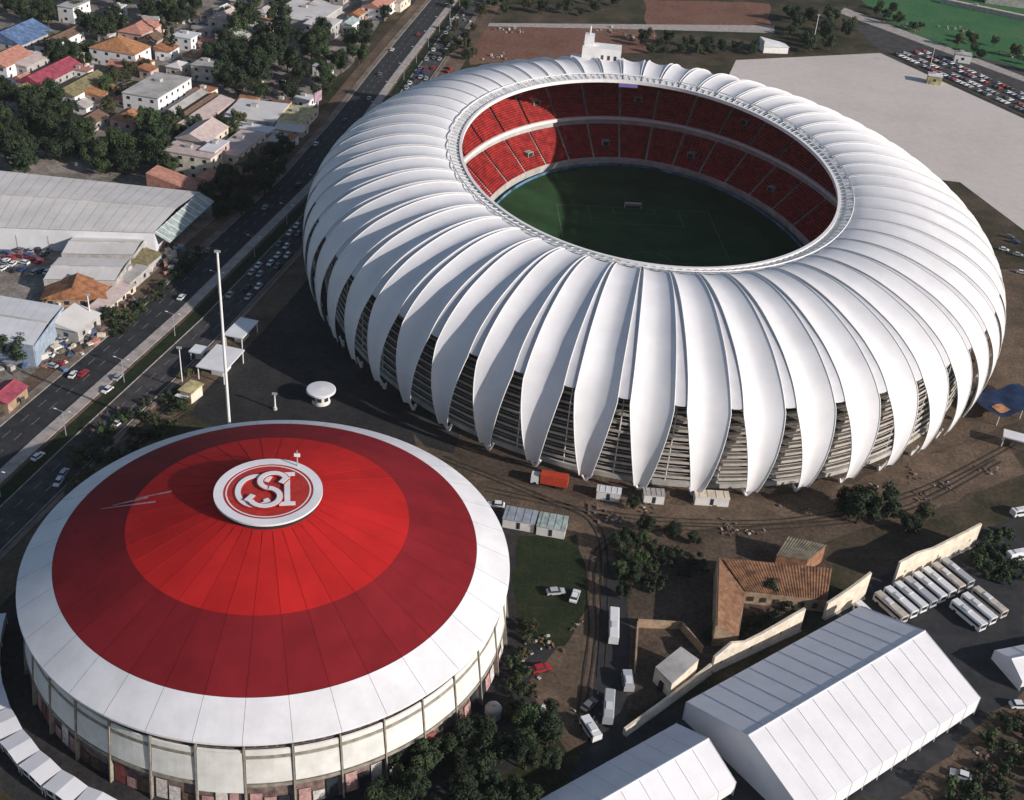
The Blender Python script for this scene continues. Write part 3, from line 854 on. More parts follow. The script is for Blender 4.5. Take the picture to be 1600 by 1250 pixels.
def house(px, py, L, W, h, wallm, roofm, kind, label, rise=None, rot=AVR, name='house', cat='house', win=True, storeys=None, group='houses of the town', zpx=0.0):
    p = G(px, py)
    t = thing(name, label, cat, (p.x, p.y, 0), rot, group)
    b = MB(); b.box((0, 0, h / 2), (L, W, h)); b.build('wall', wallm, t)
    o = 0.5; lx, wy = L / 2 + o, W / 2 + o; rise = rise if rise is not None else W * 0.22
    b = MB()
    if kind == 'gable':
        b.add([(-lx, -wy, h), (lx, -wy, h), (lx, 0, h + rise), (-lx, 0, h + rise), (-lx, wy, h), (lx, wy, h)], [(0, 1, 2, 3), (3, 2, 5, 4), (0, 3, 4), (1, 5, 2), (0, 4, 5, 1)])
    elif kind == 'hip':
        k = min(lx * .8, wy)
        b.add([(-lx, -wy, h), (lx, -wy, h), (lx, wy, h), (-lx, wy, h), (-lx + k, 0, h + rise), (lx - k, 0, h + rise)], [(0, 1, 5, 4), (1, 2, 5), (2, 3, 4, 5), (3, 0, 4), (0, 3, 2, 1)])
    elif kind == 'shed':
        b.add([(-lx, -wy, h), (lx, -wy, h), (lx, wy, h + rise), (-lx, wy, h + rise), (-lx, wy, h), (lx, wy, h)], [(0, 1, 2, 3), (3, 2, 5, 4), (0, 3, 4), (1, 5, 2), (0, 4, 5, 1)])
    else:
        b.box((0, 0, h + 0.2), (L + .5, W + .5, 0.45))
    rf = b.build('roof', roofm, t)
    if kind == 'flat':
        b = MB(); b.box((L * .15, W * .1, h + 1.0), (min(3, L * .2), min(3, W * .25), 1.6)); b.build('water_tank', M_greyroof, rf)
    if kind in ('gable', 'hip'):
        b = MB()
        k = min(lx * .8, wy) if kind == 'hip' else 0
        b.tube((-lx + k, 0, h + rise + .05), (lx - k, 0, h + rise + .05), 0.22, n=5); b.build('ridge', roofm, rf)
    st = storeys or max(1, int(h / 3.2))
    if win:
        for s_ in range(st):
            zc = h * (s_ + 0.55) / st
            for (ln, fx) in ((L, 0), (W, 1)):
                n = max(1, int(ln / 5.5))
                for i in range(n):
                    u = -ln / 2 + ln * (i + .5) / n
                    for sg in ((-1, 1) if fx == 0 else (-1,)):
                        b = MB()
                        if fx == 0: b.box((u, sg * (W / 2 + .02), zc), (1.5, 0.12, min(1.5, h / st * .5)))
                        else: b.box((sg * (L / 2 + .02), u, zc), (0.12, 1.7, min(1.5, h / st * .5)))
                        b.build('window', M_glass, t)
        b = MB(); b.box((-L / 2 - .02, W * 0.3 if W > 7 else 0, 1.1), (0.14, 1.1, 2.2)); b.build('door', M_pil, t)
    return t


M_salmon = mat('salmon_tiles', (0.42, 0.20, 0.15), .85, .25, .6, .2); M_crimson = mat('crimson_sheet', (0.30, 0.06, 0.09), .75, .3, .4)
M_olive = mat('olive_roof', (0.20, 0.17, 0.09), .85, .35, .5); M_blueroof = mat('blue_sheet', (0.10, 0.16, 0.28), .6, .4, .3)
M_brownroof = mat('brown_roof', (0.16, 0.10, 0.07), .85, .3, .5); M_orange = mat('orange_tiles', (0.36, 0.17, 0.08), .85, .3, .6, .2)
M_pinkwall = mat('pink_wall', (0.52, 0.38, 0.34), .85, .15, .4); M_greywall = mat('grey_wall', (0.40, 0.38, 0.36), .85, .2, .4)
M_yellow = mat('yellow_roof', (0.46, 0.39, 0.20), .85, .4, .35); M_pinkroof = mat('pink_strip_roof', (0.50, 0.40, 0.37), .8, .15, .4)
house(190, 98, 16, 27, 8.5, M_white, M_orange, 'hip', 'two storey white house with wide orange hipped roof and dark front window', storeys=2)
house(95, 76, 34, 9, 6, M_white, M_brownroof, 'gable', 'long white walled house with brown roof near the left corner')
house(12, 112, 24, 17, 7, M_white, M_salmon, 'gable', 'salmon roofed white house cut by the left edge')
house(52, 112, 20, 7, 6, M_greywall, M_pinkroof, 'shed', 'narrow pale annex between the salmon and the crimson roof')
house(80, 127, 36, 15, 4.5, M_greywall, M_crimson, 'gable', 'low building with a long crimson sheet roof')
house(128, 148, 32, 13, 5, M_white, M_olive, 'gable', 'white house with mottled olive roof beside the crimson one')
house(160, 152, 16, 9, 3.5, M_pinkwall, M_orange, 'shed', 'small orange lean-to next to the olive roofed house')
house(248, 158, 34, 19, 8, M_white, M_greyroof, 'flat', 'white flat roofed block on the slope in the middle of the town')
house(283, 178, 44, 9, 4, M_greywall, M_greyroof, 'gable', 'long low building with grey sheet roof')
house(303, 186, 46, 11, 4, M_greywall, M_brownroof, 'gable', 'long low building with dark brown roof')
house(325, 192, 44, 7, 5, M_pinkwall, M_pinkroof, 'shed', 'narrow long building with pale pink roof')
house(325, 122, 13, 12, 8, M_cream, M_greyroof, 'flat', 'small cream block at the edge of the dark wood', storeys=2)
house(292, 74, 12, 12, 7, M_white, M_whiteroof2, 'flat', 'little white cube house below the wood')
house(118, 30, 18, 10, 9, M_white, M_greyroof, 'flat', 'white block standing alone near the top left corner')
house(30, 66, 30, 24, 4, M_greywall, M_blueroof, 'gable', 'shed with a blue sheet roof at the left edge')
house(186, 26, 10, 6, 6, M_white, M_whiteroof2, 'flat', 'tiny white hut among the trees at the top left')
house(222, 56, 26, 15, 5, M_pinkwall, M_salmon, 'hip', 'house with faded salmon roof behind the orange roofed house')
house(238, 74, 14, 10, 5, M_greywall, M_brownroof, 'gable', 'small brown roofed house right of the orange roof')
house(375, 62, 26, 18, 5, M_greywall, M_greyroof, 'gable', 'grey gabled shed left of the big wood')
house(352, 42, 16, 14, 6, M_cream, M_pinkroof, 'gable', 'cream gabled house above the grey shed')
house(478, 30, 40, 32, 5, M_greywall, M_paleroof, 'flat', 'wide pale flat roofed hall beyond the wood', win=False)
house(505, 56, 18, 17, 8, M_greywall, M_paleroof, 'flat', 'square grey block in front of the wide pale hall')
house(545, 50, 14, 8, 6, M_white, M_greenglass, 'gable', 'pale green roofed house by the avenue')
house(592, 22, 26, 14, 7, M_white, M_salmon, 'gable', 'cream and salmon house at the top beside the avenue')
house(622, 12, 20, 10, 6, M_cream, M_pinkroof, 'flat', 'pale house nearest the avenue at the top edge')
house(505, 116, 8, 9, 5, M_white, M_greyroof, 'flat', 'small white house in the shade of the wood')
house(402, 188, 26, 25, 5, M_greywall, M_paleroof, 'flat', 'pale concrete slab roof with a dark yard before it', rot=R(85))
house(463, 192, 24, 14, 4, M_cream, M_yellow, 'flat', 'low building with mottled yellow roof near the avenue', rot=R(82))
house(303, 272, 11, 23, 11, M_cream, M_pinkroof, 'flat', 'cream three storey townhouse with rows of windows', storeys=3)
house(338, 268, 14, 7, 12, M_pinkwall, M_whiteroof2, 'flat', 'narrow pink townhouse against the cream one', storeys=3)
house(318, 236, 22, 15, 9, M_cream, M_pinkroof, 'gable', 'cream gabled house behind the townhouse')
house(375, 250, 30, 12, 8, M_cream, M_pinkroof, 'flat', 'long cream house with pale roof nearer the avenue')
house(402, 262, 26, 8, 6, M_pinkwall, M_brownroof, 'gable', 'pink house with brown roof beside the long cream house')
house(425, 245, 34, 9, 4, M_greywall, M_greyroof, 'shed', 'grey lean-to row along the avenue')
house(395, 215, 8, 20, 5, M_cream, M_whiteroof2, 'flat', 'small pale house below the concrete slab roof')
house(285, 302, 9, 26, 3, M_pinkwall, M_salmon, 'shed', 'low red roofed outbuilding behind the warehouse', win=False)
house(205, 196, 16, 12, 5, M_pinkwall, M_orange, 'hip', 'orange roofed house half hidden by trees')
house(140, 200, 18, 10, 4, M_greywall, M_brownroof, 'gable', 'brown roofed hut deep in the trees')
house(1208, 80, 9, 16, 4, M_white, M_whiteroof2, 'shed', 'white shed roof at the corner of the pale lot', rot=R(100), win=False, group=None)
house(1458, 130, 7, 8, 5, M_yellow, M_whiteroof2, 'flat', 'small yellow kiosk with white roof on the edge of the pale lot', name='kiosk', cat='kiosk', group=None)
house(1502, 96, 8, 10, 5, M_white, M_greyroof, 'flat', 'white hut among the cars of the far lot', group=None)
house(1590, 5, 30, 50, 6, M_greywall, M_paleroof, 'flat', 'grey flat roofed hall in the top right corner', win=False, group=None)
house(1545, 20, 70, 4, 3, M_greywall, M_pinkroof, 'flat', 'long low pale wall roof beside the green field', win=False, group=None, rot=R(150))

# warehouses west of the avenue
def slab_building(label, pts, h, rise, wallm, roofm, bays, name='warehouse'):
    """pts: four roof corners far-left, far-right, near-right, near-left in photograph positions at eave height h"""
    P = [G(x, y, h) for x, y in pts]; c = sum(P, Vector()) / 4
    t = thing(name, label, 'warehouse', (c.x, c.y, 0), 0)
    P = [Vector((p.x - c.x, p.y - c.y, h)) for p in P]
    for i in range(4): wallquad(t, 'wall', P[i], P[(i + 1) % 4], wallm, 0.3)
    for k in range(bays):
        u0, u1 = k / bays, (k + 1) / bays - 0.0010
        f0_, f1_ = P[0].lerp(P[1], u0), P[0].lerp(P[1], u1); n0, n1 = P[3].lerp(P[2], u0), P[3].lerp(P[2], u1)
        r0, r1 = f0_.lerp(n0, .5) + Vector((0, 0, rise)), f1_.lerp(n1, .5) + Vector((0, 0, rise))
        b = MB(); b.add([n0, n1, r1, r0, f1_, f0_], [(0, 1, 2, 3), (3, 2, 4, 5)]); b.build('roof_sheet', roofm, t)
    b = MB(); r0, r1 = P[0].lerp(P[3], .5) + Vector((0, 0, rise + .1)), P[1].lerp(P[2], .5) + Vector((0, 0, rise + .1)); b.tube(r0, r1, 0.35, n=5); b.build('ridge_cap', M_greyroof, t)
    for k in range(max(3, bays // 3)):
        q = P[3].lerp(P[2], (k + .5) / max(3, bays // 3)); b = MB(); b.box((q.x, q.y - .05, h * .4), (3.2, 0.25, h * .6)); b.build('loading_door', M_greywall, t)
    return t, P


W1, WP = slab_building('long pale grey warehouse roof across the left edge', [(-110, 255), (312, 300), (240, 364), (-160, 350)], 9, 1.6, M_whiteroof2, M_paleroof, 24)
b = MB(); q0, q1 = WP[1], WP[2]; ex = (WP[1] - WP[0]).normalized() * 6
b.add([q1, q1 + ex + Vector((0, 0, -3.5)), q0 + ex + Vector((0, 0, -3.5)), q0], [(0, 1, 2, 3)]); b.build('lean_to_roof', M_greenglass, W1)
for k in range(9):
    b = MB(); p = q1.lerp(q0, (k + .3) / 9.2); b.tube(p + Vector((0, 0, .1)), p + ex + Vector((0, 0, -3.4)), 0.35, n=4); b.build('lean_to_rib', M_whiteroof2, W1)
slab_building('pale roofed workshop directly below the long warehouse', [(118, 366), (230, 368), (208, 398), (96, 396)], 6, 0.8, M_greywall, M_paleroof, 8)
slab_building('wide grey roofed workshop beside the car yard', [(92, 402), (203, 404), (180, 438), (68, 436)], 6, 0.8, M_greywall, M_paleroof, 10)
slab_building('white roofed store with bluish side at the left edge', [(-60, 452), (98, 478), (52, 540), (-80, 520)], 8, 0.8, mat('bluish_wall', (0.30, 0.36, 0.44), .7, .2, .4), M_whiteroof2, 10)
house(122, 470, 10, 22, 3.5, M_oldwall, mat('rust_roof', (0.32, 0.14, 0.07), .85, .4, .4), 'gable', 'low shed with rust orange roof above the white store', rot=R(100), group=None)
house(200, 440, 14, 10, 3.5, M_greywall, M_greyroof, 'flat', 'small grey outbuilding at the end of the workshop row', group=None)
house(225, 420, 16, 6, 3.2, M_greywall, M_olive, 'shed', 'olive roofed carport strip beside the avenue', group=None, win=False)
house(178, 475, 22, 5, 3, M_cream, M_pinkroof, 'shed', 'narrow cream lean-to by the avenue pavement', group=None)
house(12, 630, 10, 8, 4, M_oldwall, M_crimson, 'gable', 'little red roofed house at the left edge below the store', group=None)

# ------------------------------------------------------------------ kiosks and canopies beside the stadium
def canopy(px, py, ang, L, W, h, label, cab=True):
    p = G(px, py); t = thing('canopy', label, 'canopy', (p.x, p.y, 0), ang)
    b = MB(); b.box((0, 0, h), (L, W, 0.4)); b.build('roof', M_roofwhite, t)
    for sx in (-1, 1):
        for sy in (-1, 1):
            b = MB(); b.tube((sx * (L / 2 - .5), sy * (W / 2 - .5), 0), (sx * (L / 2 - .5), sy * (W / 2 - .5), h - .2), 0.18); b.build('post', M_steel, t)
    if cab:
        b = MB(); b.box((0, 0, 1.5), (L * .4, W * .4, 3.0)); b.build('cabin', M_panel, t)
    return t


canopy(346, 580, R(78), 15, 10, 5, 'large flat white canopy in front of the tall mast')
canopy(378, 530, R(78), 13, 7, 4.5, 'smaller grey white canopy behind the large one')
canopy(312, 560, R(78), 5, 5, 3.5, 'tiny white canopy left of the mast')
p = G(502, 628)
t = thing('round_kiosk', 'round white topped ticket kiosk between gymnasium and stadium', 'kiosk', (p.x, p.y, 0))
b = MB(); b.grid([[cyl(r, 2 * math.pi * i / 36, z) for r, z in ((0.05, 5.5), (4.4, 5.1), (4.7, 4.9), (4.7, 4.4), (4.0, 4.3))] for i in range(37)]); b.build('roof', M_roofwhite, t)
b = MB(); b.grid([[cyl(r, 2 * math.pi * i / 36, z) for r, z in ((2.9, 0), (2.9, 4.4))] for i in range(37)]); b.build('wall', M_panel, t)
for k in range(8):
    a = 2 * math.pi * k / 8; b = MB(); b.box(cyl(2.92, a, 2.3), (0.2, 1.3, 1.3), a); b.build('window', M_glass, t)
# yellow scaffold like booth by the verge
p = G(300, 622)
t = thing('ticket_booth', 'cream booth with awnings on the dirt beside the avenue', 'booth', (p.x, p.y, 0), R(70))
b = MB(); b.box((0, 0, 2), (6, 4, 4)); b.build('cabin', M_cream, t)
b = MB(); b.box((0, 0, 4.2), (7, 5, .4)); b.build('roof', M_yellow, t)
b = MB(); b.box((-3.8, 1, 2.6), (1.8, 4, .2)); b.build('awning', M_white, t)
b = MB(); b.box((-3.03, 0.6, 2.1), (.1, 2, 1.2)); b.build('hatch', M_glass, t)
# tall masts
def mast(px, py, h, r, label, head=True):
    p = G(px, py); t = thing('light_mast', label, 'mast', (p.x, p.y, 0))
    b = MB(); b.tube((0, 0, 0), (0, 0, h), r, r * .6, 8); b.build('pole', M_steel, t)
    b = MB(); b.tube((0, 0, 0), (0, 0, 0.9), r * 2, r * 1.8, 8); b.build('base', M_conc, t)
    if head:
        b = MB(); b.box((0, 0, h), (1.6, 0.5, 0.6)); b.build('lamp_head', M_grey_steel, t)
    return t


mast(362, 715, 68, 0.52, 'very tall white mast rising behind the red dome')
mast(286, 610, 16, 0.25, 'slim pole beside the cream booth')
mast(143, 508, 12, 0.3, 'short white post by the white store')
mast(1268, 78, 22, 0.25, 'slim floodlight pole at the far end of the pale lot')
mast(1452, 108, 14, 0.2, 'slim lamp post beside the yellow kiosk')
mast(430, 640, 6, 0.35, 'short white post between the mast and the round kiosk')

# ------------------------------------------------------------------ vehicles
def car_parts():
    body = MB()
    prof = [(-2.15, .35), (2.1, .35), (2.15, .75), (1.2, .92), (-1.9, .98), (-2.15, .8)]
    n = len(prof)
    vs = [(x, y, z) for y in (-.86, .86) for x, z in prof]
    body.add(vs, [tuple(range(n)), tuple(range(2 * n - 1, n - 1, -1))] + [((i + 1) % n, i, n + i, n + (i + 1) % n) for i in range(n)])
    cab = MB(); lo = [(-1.75, -.8), (1.1, -.8), (1.1, .8), (-1.75, .8)]; hi = [(-1.3, -.66), (.35, -.66), (.35, .66), (-1.3, .66)]
    cab.add([(x, y, .93) for x, y in lo] + [(x, y, 1.42) for x, y in hi], [(0, 1, 5, 4), (1, 2, 6, 5), (2, 3, 7, 6), (3, 0, 4, 7)])
    roof = MB(); roof.box((-.48, 0, 1.45), (1.7, 1.34, .07))
    wh = MB(); wh.tube((0, -.12, 0), (0, .12, 0), .33, n=10)
    return body, cab, roof, wh


_b, _c, _r, _w = car_parts()
ME_CAB = _c.mesh('car_cabin', M_glass); ME_WH = _w.mesh('wheel', M_tyre)
ME_BODY = {k: _b.mesh('car_body_' + k, v) for k, v in CARCOL.items()}; ME_ROOF = {k: _r.mesh('car_roof_' + k, v) for k, v in CARCOL.items()}
_f = MB(); _f.add(_b.v, _b.f); _f.k = 1; _f.add(_c.v, _c.f); _f.k = 0; _f.add(_r.v, _r.f); _f.k = 2
for sx in (-1.35, 1.3):
    for sy in (-.8, .8): _f.tube((sx, sy - .1, .33), (sx, sy + .1, .33), .33, n=8)
ME_FAR = {k: _f.mesh('far_car_' + k, [v, M_glass, M_tyre]) for k, v in CARCOL.items()}


def car(p, rz, colour, label, group, z=0.0, sc=1.0):
    t = thing('car', label, 'car', (p[0], p[1], z), rz, group); t.scale = (sc, sc, sc)
    link('body', ME_BODY[colour], t); link('windows', ME_CAB, t); link('roof', ME_ROOF[colour], t)
    for sx in (-1.35, 1.3):
        for sy in (-.8, .8): link('wheel', ME_WH, t, (sx, sy, .33))
    return t


def far_car(p, rz, colour, label, group, z=0.0):
    o = link('car', ME_FAR[colour], None, (p[0], p[1], z), rz); return tag(o, label, 'car', group)


COLS = ['white', 'white', 'silver', 'grey', 'black', 'red', 'blue', 'silver']
rnd = random.Random(11)
ZR = LVL[0] + 0.01
# moving cars on the avenue
for (s_, d, c, nm) in ((150, 2.0, 'silver', 'lower'), (205, 6.0, 'red', 'lower'), (262, 9.6, 'white', 'middle'), (300, 2.0, 'grey', 'middle'), (345, 6.0, 'silver', 'middle'), (372, 9.6, 'black', 'middle'),
                       (420, 2.0, 'white', 'upper'), (455, 6.0, 'blue', 'upper'), (490, 9.6, 'silver', 'upper'), (530, 6, 'grey', 'upper'), (575, 2, 'white', 'upper'), (610, 9.6, 'red', 'upper')):
    p, a = av_at(s_, d); far = s_ > 400
    lab = '%s car driving on the %s stretch of the dark left carriageway' % (c, nm)
    (far_car if far else car)(p, a, c, lab, 'cars driving on the avenue', ZR)
for s_ in range(270, 640, 9):
    for d in (24.8, 28.2, 31.6):
        if rnd.random() < .62:
            c = rnd.choice(COLS); p, a = av_at(s_ + rnd.uniform(-3, 3), d)
            far_car(p, a + math.pi, c, '%s car in the queue on the right carriageway beside the stadium' % c, 'cars queueing on the right carriageway', ZR)
# parked along the stadium edge of the avenue
for s_ in range(330, 560, 7):
    for d in (39.5, 45.0):
        if rnd.random() < .6:
            c = rnd.choice(COLS); p, a = av_at(s_ + rnd.uniform(-1, 1), d)
            far_car(p, a + R(62), c, '%s car parked slantwise between avenue and stadium' % c, 'cars parked between avenue and stadium', ZR)
for (x, y, c) in ((115, 588, 'white'), (168, 612, 'white'), (205, 648, 'white'), (183, 665, 'white'), (60, 716, 'white'), (100, 742, 'silver'), (92, 756, 'white'), (185, 592, 'silver')):
    p = G(x, y); car(p, AVR + rnd.choice([0, math.pi]) + rnd.uniform(-.2, .2), c, '%s car standing on the dirt between avenue and dome' % c, 'cars on the dirt beside the avenue', ZR)
# yard beside the workshops
for i in range(34):
    x, y = rnd.uniform(-5, 100), rnd.uniform(372, 428)
    if y > 395 and x > 75 or y < 380 and x > 60: continue
    c = rnd.choice(COLS); car(G(x, y), R(78) + rnd.choice([0, math.pi / 2]) + rnd.uniform(-.1, .1), c, '%s car in the crowded yard below the long warehouse' % c, 'cars in the warehouse yard', ZR)
for i in range(22):
    x, y = rnd.uniform(55, 165), rnd.uniform(525, 575)
    if y > 640 - x * .75 or y < 505 + (110 - x) * .3: continue
    c = rnd.choice(COLS); car(G(x, y), R(78) + rnd.choice([0, math.pi / 2]) + rnd.uniform(-.2, .2), c, '%s car parked beside the white store' % c, 'cars beside the white store', ZR)
# far lot
lot = [(1380, 84), (1345, 50), (1420, 46), (1690, 148), (1690, 222)]
def inside(px, py, poly):
    r = False; j = len(poly) - 1
    for i in range(len(poly)):
        (xi, yi), (xj, yj) = poly[i], poly[j]
        if (yi > py) != (yj > py) and px < (xj - xi) * (py - yi) / (yj - yi) + xi: r = not r
        j = i
    return r
rows = 0
P0 = G(1380, 84); P1 = G(1600, 183); dlot = (P1 - P0).normalized(); nlot = Vector((-dlot.y, dlot.x, 0)) * (1 if -dlot.y * 0 + dlot.x > 0 else -1)
lw = [Vector(g2(*q)) for q in lot]; cnt = 0
for r_ in range(9):
    for k in range(46):
        q = P0 + dlot * (k * 3.6 + 4) + nlot * (6 + r_ * 8.4 + (0 if r_ % 2 else 1.6))
        if not inside(q.x, q.y, [(v.x, v.y) for v in lw]) or rnd.random() < .2 or cnt > 120: continue
        c = rnd.choice(COLS); cnt += 1
        far_car(q, math.atan2(nlot.y, nlot.x) + rnd.uniform(-.05, .05), c, '%s car in the rows of the far lot beyond the pale lot' % c, 'cars in the far lot', ZR)
for (x, y, c) in ((1568, 392, 'white'), (1590, 400, 'silver'), (1577, 372, 'grey'), (1596, 428, 'white'), (1586, 380, 'blue')):
    car(G(x, y), R(-20), c, '%s car at the right edge just below the pale lot' % c, 'cars at the right edge below the pale lot', ZR)


def bus(px, py, rz, L, label, material=None, group=None, cat='bus', h=2.9):
    p = G(px, py); t = thing('bus', label, cat, (p.x, p.y, ZR), rz, group); wd = 2.5
    b = MB()
    pr = [(-wd / 2, .4), (wd / 2, .4), (wd / 2, h - .2), (wd / 2 - .2, h), (-wd / 2 + .2, h), (-wd / 2, h - .2)]; n = 6
    b.add([(x, y, z) for x in (-L / 2, L / 2) for y, z in pr], [tuple(range(n - 1, -1, -1)), tuple(range(n, 2 * n))] + [(i, (i + 1) % n, n + (i + 1) % n, n + i) for i in range(n)])
    b.build('body', material or CARCOL['white'], t)
    for sy in (-1, 1):
        b = MB(); b.box((0, sy * (wd / 2 + .01), 1.9), (L * .9, .06, .8)); b.build('window_band', M_glass, t)
    b = MB(); b.box((L / 2 + .01, 0, 1.8), (.06, 2.1, 1.1)); b.build('windscreen', M_glass, t)
    b = MB(); b.box((-L * .1, 0, h + .12), (2.2, 1.5, .25)); b.build('roof_unit', M_whiteroof2, t)
    for sx in (-.32, .32):
        for sy in (-1, 1):
            b = MB(); b.tube((L * sx, sy * 1.12, .5), (L * sx, sy * 1.27, .5), .5, n=10); b.build('wheel', M_tyre, t)
    return t


M_tan = mat('tan_roof', (0.50, 0.44, 0.39), .6, .2, .5)
q0, q1 = G(1358, 972), G(1492, 902)
for k in range(10):
    if k == 1: continue
    f = k / 9; m_ = [None, None, M_tan, CARCOL['white'], None, CARCOL['silver'], None, None, M_tan, CARCOL['silver']][k]
    col = {0: 'white', 2: 'tan', 3: 'white', 4: 'white', 5: 'silver', 6: 'white', 7: 'white', 8: 'tan', 9: 'silver'}[k]
    pp = q0.lerp(q1, f); o = bus(0, 0, R(-58), 10.5, '', m_, 'buses parked beside the tallest cream wall'); o.location = (pp.x, pp.y, ZR)
    o['label'] = {0: 'white bus nearest the large tent in the row by the wall', 2: 'tan bus second from the tent in the row by the wall', 3: 'white bus right beside the tan bus near the tent', 4: 'white bus fourth from the tent in the row by the wall',
                  5: 'silver bus in the middle of the row by the wall', 6: 'white bus just past the silver one in the row', 7: 'white bus before the tan bus at the far part of the row', 8: 'tan bus second from the far end of the row', 9: 'silver bus at the far end of the row by the wall'}[k]
for k, (x, y, c, lab) in enumerate(((1510, 968, None, 'white bus nearest the tent in the separate group of three'), (1526, 958, None, 'middle white bus of the separate group of three'), (1543, 948, M_tan, 'tan bus at the outer side of the separate group of three'))):
    bus(x, y, R(-58), 10.5, lab, c, 'separate group of three buses')
bus(958, 985, R(88), 11, 'long white bus standing in the lane between lawn and courtyard')
bus(950, 1112, R(86), 9, 'grey white bus lower down the same lane', CARCOL['silver'])
bus(922, 1145, R(118), 6.5, 'white van at the bend of the lane near the small tent', None, None, 'van', 2.4)
bus(980, 1070, R(95), 5.5, 'pale van close to the low cream wall', CARCOL['silver'], None, 'van', 2.3)
for (x, y, c, lab) in ((1483, 1060, 'white', 'white car under the far eave corner of the large tent'), (1450, 1092, 'silver', 'silver car second along the sunny side of the tent'), (1418, 1118, 'white', 'white car halfway along the sunny side of the tent'),
                       (1392, 1150, 'silver', 'silver car on the sunny side of the tent, lower half'), (1365, 1180, 'white', 'white car lowest along the sunny side of the tent'), (1500, 1215, 'white', 'white car alone on the dirt bank at the bottom right'),
                       (845, 1048, 'red', 'dark red car on the dirt beside the lawn'), (848, 1118, 'white', 'white car at the edge of the dark trees'), (920, 1105, 'grey', 'grey car beside the grey bus in the lane'),
                       (898, 935, 'white', 'white car parked on the lawn edge'), (868, 928, 'silver', 'silver car on the lawn'), (1592, 1105, 'white', 'white car at the right edge above the dirt bank'),
                       (775, 792, 'white', 'white car squeezed between the dome and the containers')):
    car(G(x, y), R(rnd.uniform(0, 180)) if 'sunny' not in lab else R(38 + 90), c, lab, None, ZR, 1.15)

# truck with orange body and the site containers
p = G(858, 758)
t = thing('orange_truck', 'orange box truck with white cab below the stadium petals', 'truck', (p.x, p.y, ZR), R(172))
b = MB(); b.box((-1.4, 0, 2.5), (8.2, 2.9, 3.2)); b.build('cargo_box', mat('orange_paint', (0.45, 0.055, 0.028), .5, .15, .5), t)
b = MB(); b.box((4.3, 0, 1.8), (2.4, 2.6, 2.6)); b.build('cab', CARCOL['white'], t)
b = MB(); b.box((5.52, 0, 2.3), (.1, 2.2, 1.0)); b.build('windscreen', M_glass, t)
for sx in (-4, -2.6, 4.2):
    for sy in (-1, 1):
        b = MB(); b.tube((sx, sy * 1.1, .55), (sx, sy * 1.4, .55), .55, n=10); b.build('wheel', M_tyre, t)


def container(px, py, rz, L, W, h, roofm, label):
    p = G(px, py); t = thing('site_container', label, 'container', (p.x, p.y, 0), rz)
    b = MB(); b.box((0, 0, h / 2), (L, W, h)); b.build('body', M_panel, t)
    b = MB(); b.box((0, 0, h + .12), (L + .3, W + .3, .2)); rf = b.build('roof', roofm, t)
    for k in range(4):
        b = MB(); b.box((-L / 2 + L * (k + .5) / 4, 0, h + .27), (.25, W, .1)); b.build('roof_rib', roofm, rf)
    b = MB(); b.box((0, -W / 2 - .02, h * .5), (1.0, .1, h * .75)); b.build('door', M_glass, t)
    return t


container(812, 818, R(-8), 9, 6, 3, mat('steel_roof', (0.28, 0.31, 0.36), .5, .2, .4), 'steel grey roofed container beside the dome')
container(862, 828, R(-8), 8, 6.5, 3, M_greenglass, 'pale green roofed container next to the steel grey one')
container(1110, 785, R(2), 10, 3.5, 3, M_cream, 'cream container at the foot of the stadium')
container(1020, 782, R(2), 6, 3.5, 3, M_greyroof, 'grey container left of the cream one at the stadium foot')
container(950, 778, R(-6), 7, 3, 3, M_whiteroof2, 'white container right of the orange truck')
# blue covered works area at the right and the white marquee
p = G(1572, 640)
t = thing('blue_shelter', 'large blue tarpaulin roof with an orange patch at the right edge', 'shelter', (p.x, p.y, 0), R(30))
M_tarp = mat('blue_tarpaulin', (0.012, 0.026, 0.07), .55, .35, .3)
b = MB(); rows = [[(x, y, 4 + .5 * math.sin(x * .6) * math.cos(y * .5)) for y in range(-7, 8, 2)] for x in range(-12, 13, 2)]; b.grid(rows); b.build('tarpaulin', M_tarp, t, True)
b = MB(); rows = [[(x, y, 4.25 + .5 * math.sin(x * .6) * math.cos(y * .5)) for y in range(-5, 0, 1)] for x in range(-10, -4, 1)]; b.grid(rows); b.build('orange_patch', M_orange, t, True)
for x in (-11, 0, 11):
    for y in (-6, 6): 
        b = MB(); b.tube((x, y, 0), (x, y, 3.7), .15); b.build('pole', M_steel, t)
tent('small_marquee', 'white marquee cut by the right edge above the bus yard', tuple(G(1549, 1030)[:2]), R(20), 22, 11, 3.2, 5.6, 4)
canopy(1592, 700, R(-20), 12, 5, 4, 'white canopy strip below the blue tarpaulin', False)
bus(1588, 875, R(20), 7, 'white truck at the right edge beyond the buses', None, None, 'truck', 3.2)
bus(1592, 805, R(20), 5.5, 'small white van at the right edge near the brown lot', None, None, 'van', 2.3)
t = thing('billboard', 'pink and violet billboard on a post beside the avenue', 'billboard', G(497, 178), R(70))
b = MB(); b.tube((0, 0, 0), (0, 0, 7), .3); b.build('post', M_steel, t)
b = MB(); b.box((0, 0, 9), (7, .5, 5)); b.build('panel', mat('billboard_print', (0.30, 0.14, 0.20), .5, .5, .3, col2=(0.45, 0.36, 0.42)), t)
p = G(770, 1118, 0)
t = thing('storage_tank', 'pale domed water tank at the foot of the round arena', 'tank', (p.x, p.y, 0))
b = MB(); b.grid([[cyl(r, 2 * math.pi * i / 28, z) for r, z in ((2.0, 0), (2.0, 2.6), (1.7, 3.1), (0.9, 3.5), (.05, 3.6))] for i in range(29)]); b.build('shell', M_greyroof, t, True)
b = MB(); b.tube((0, 0, 3.5), (0, 0, 3.9), .4, n=10); b.build('hatch', M_greyroof, t)

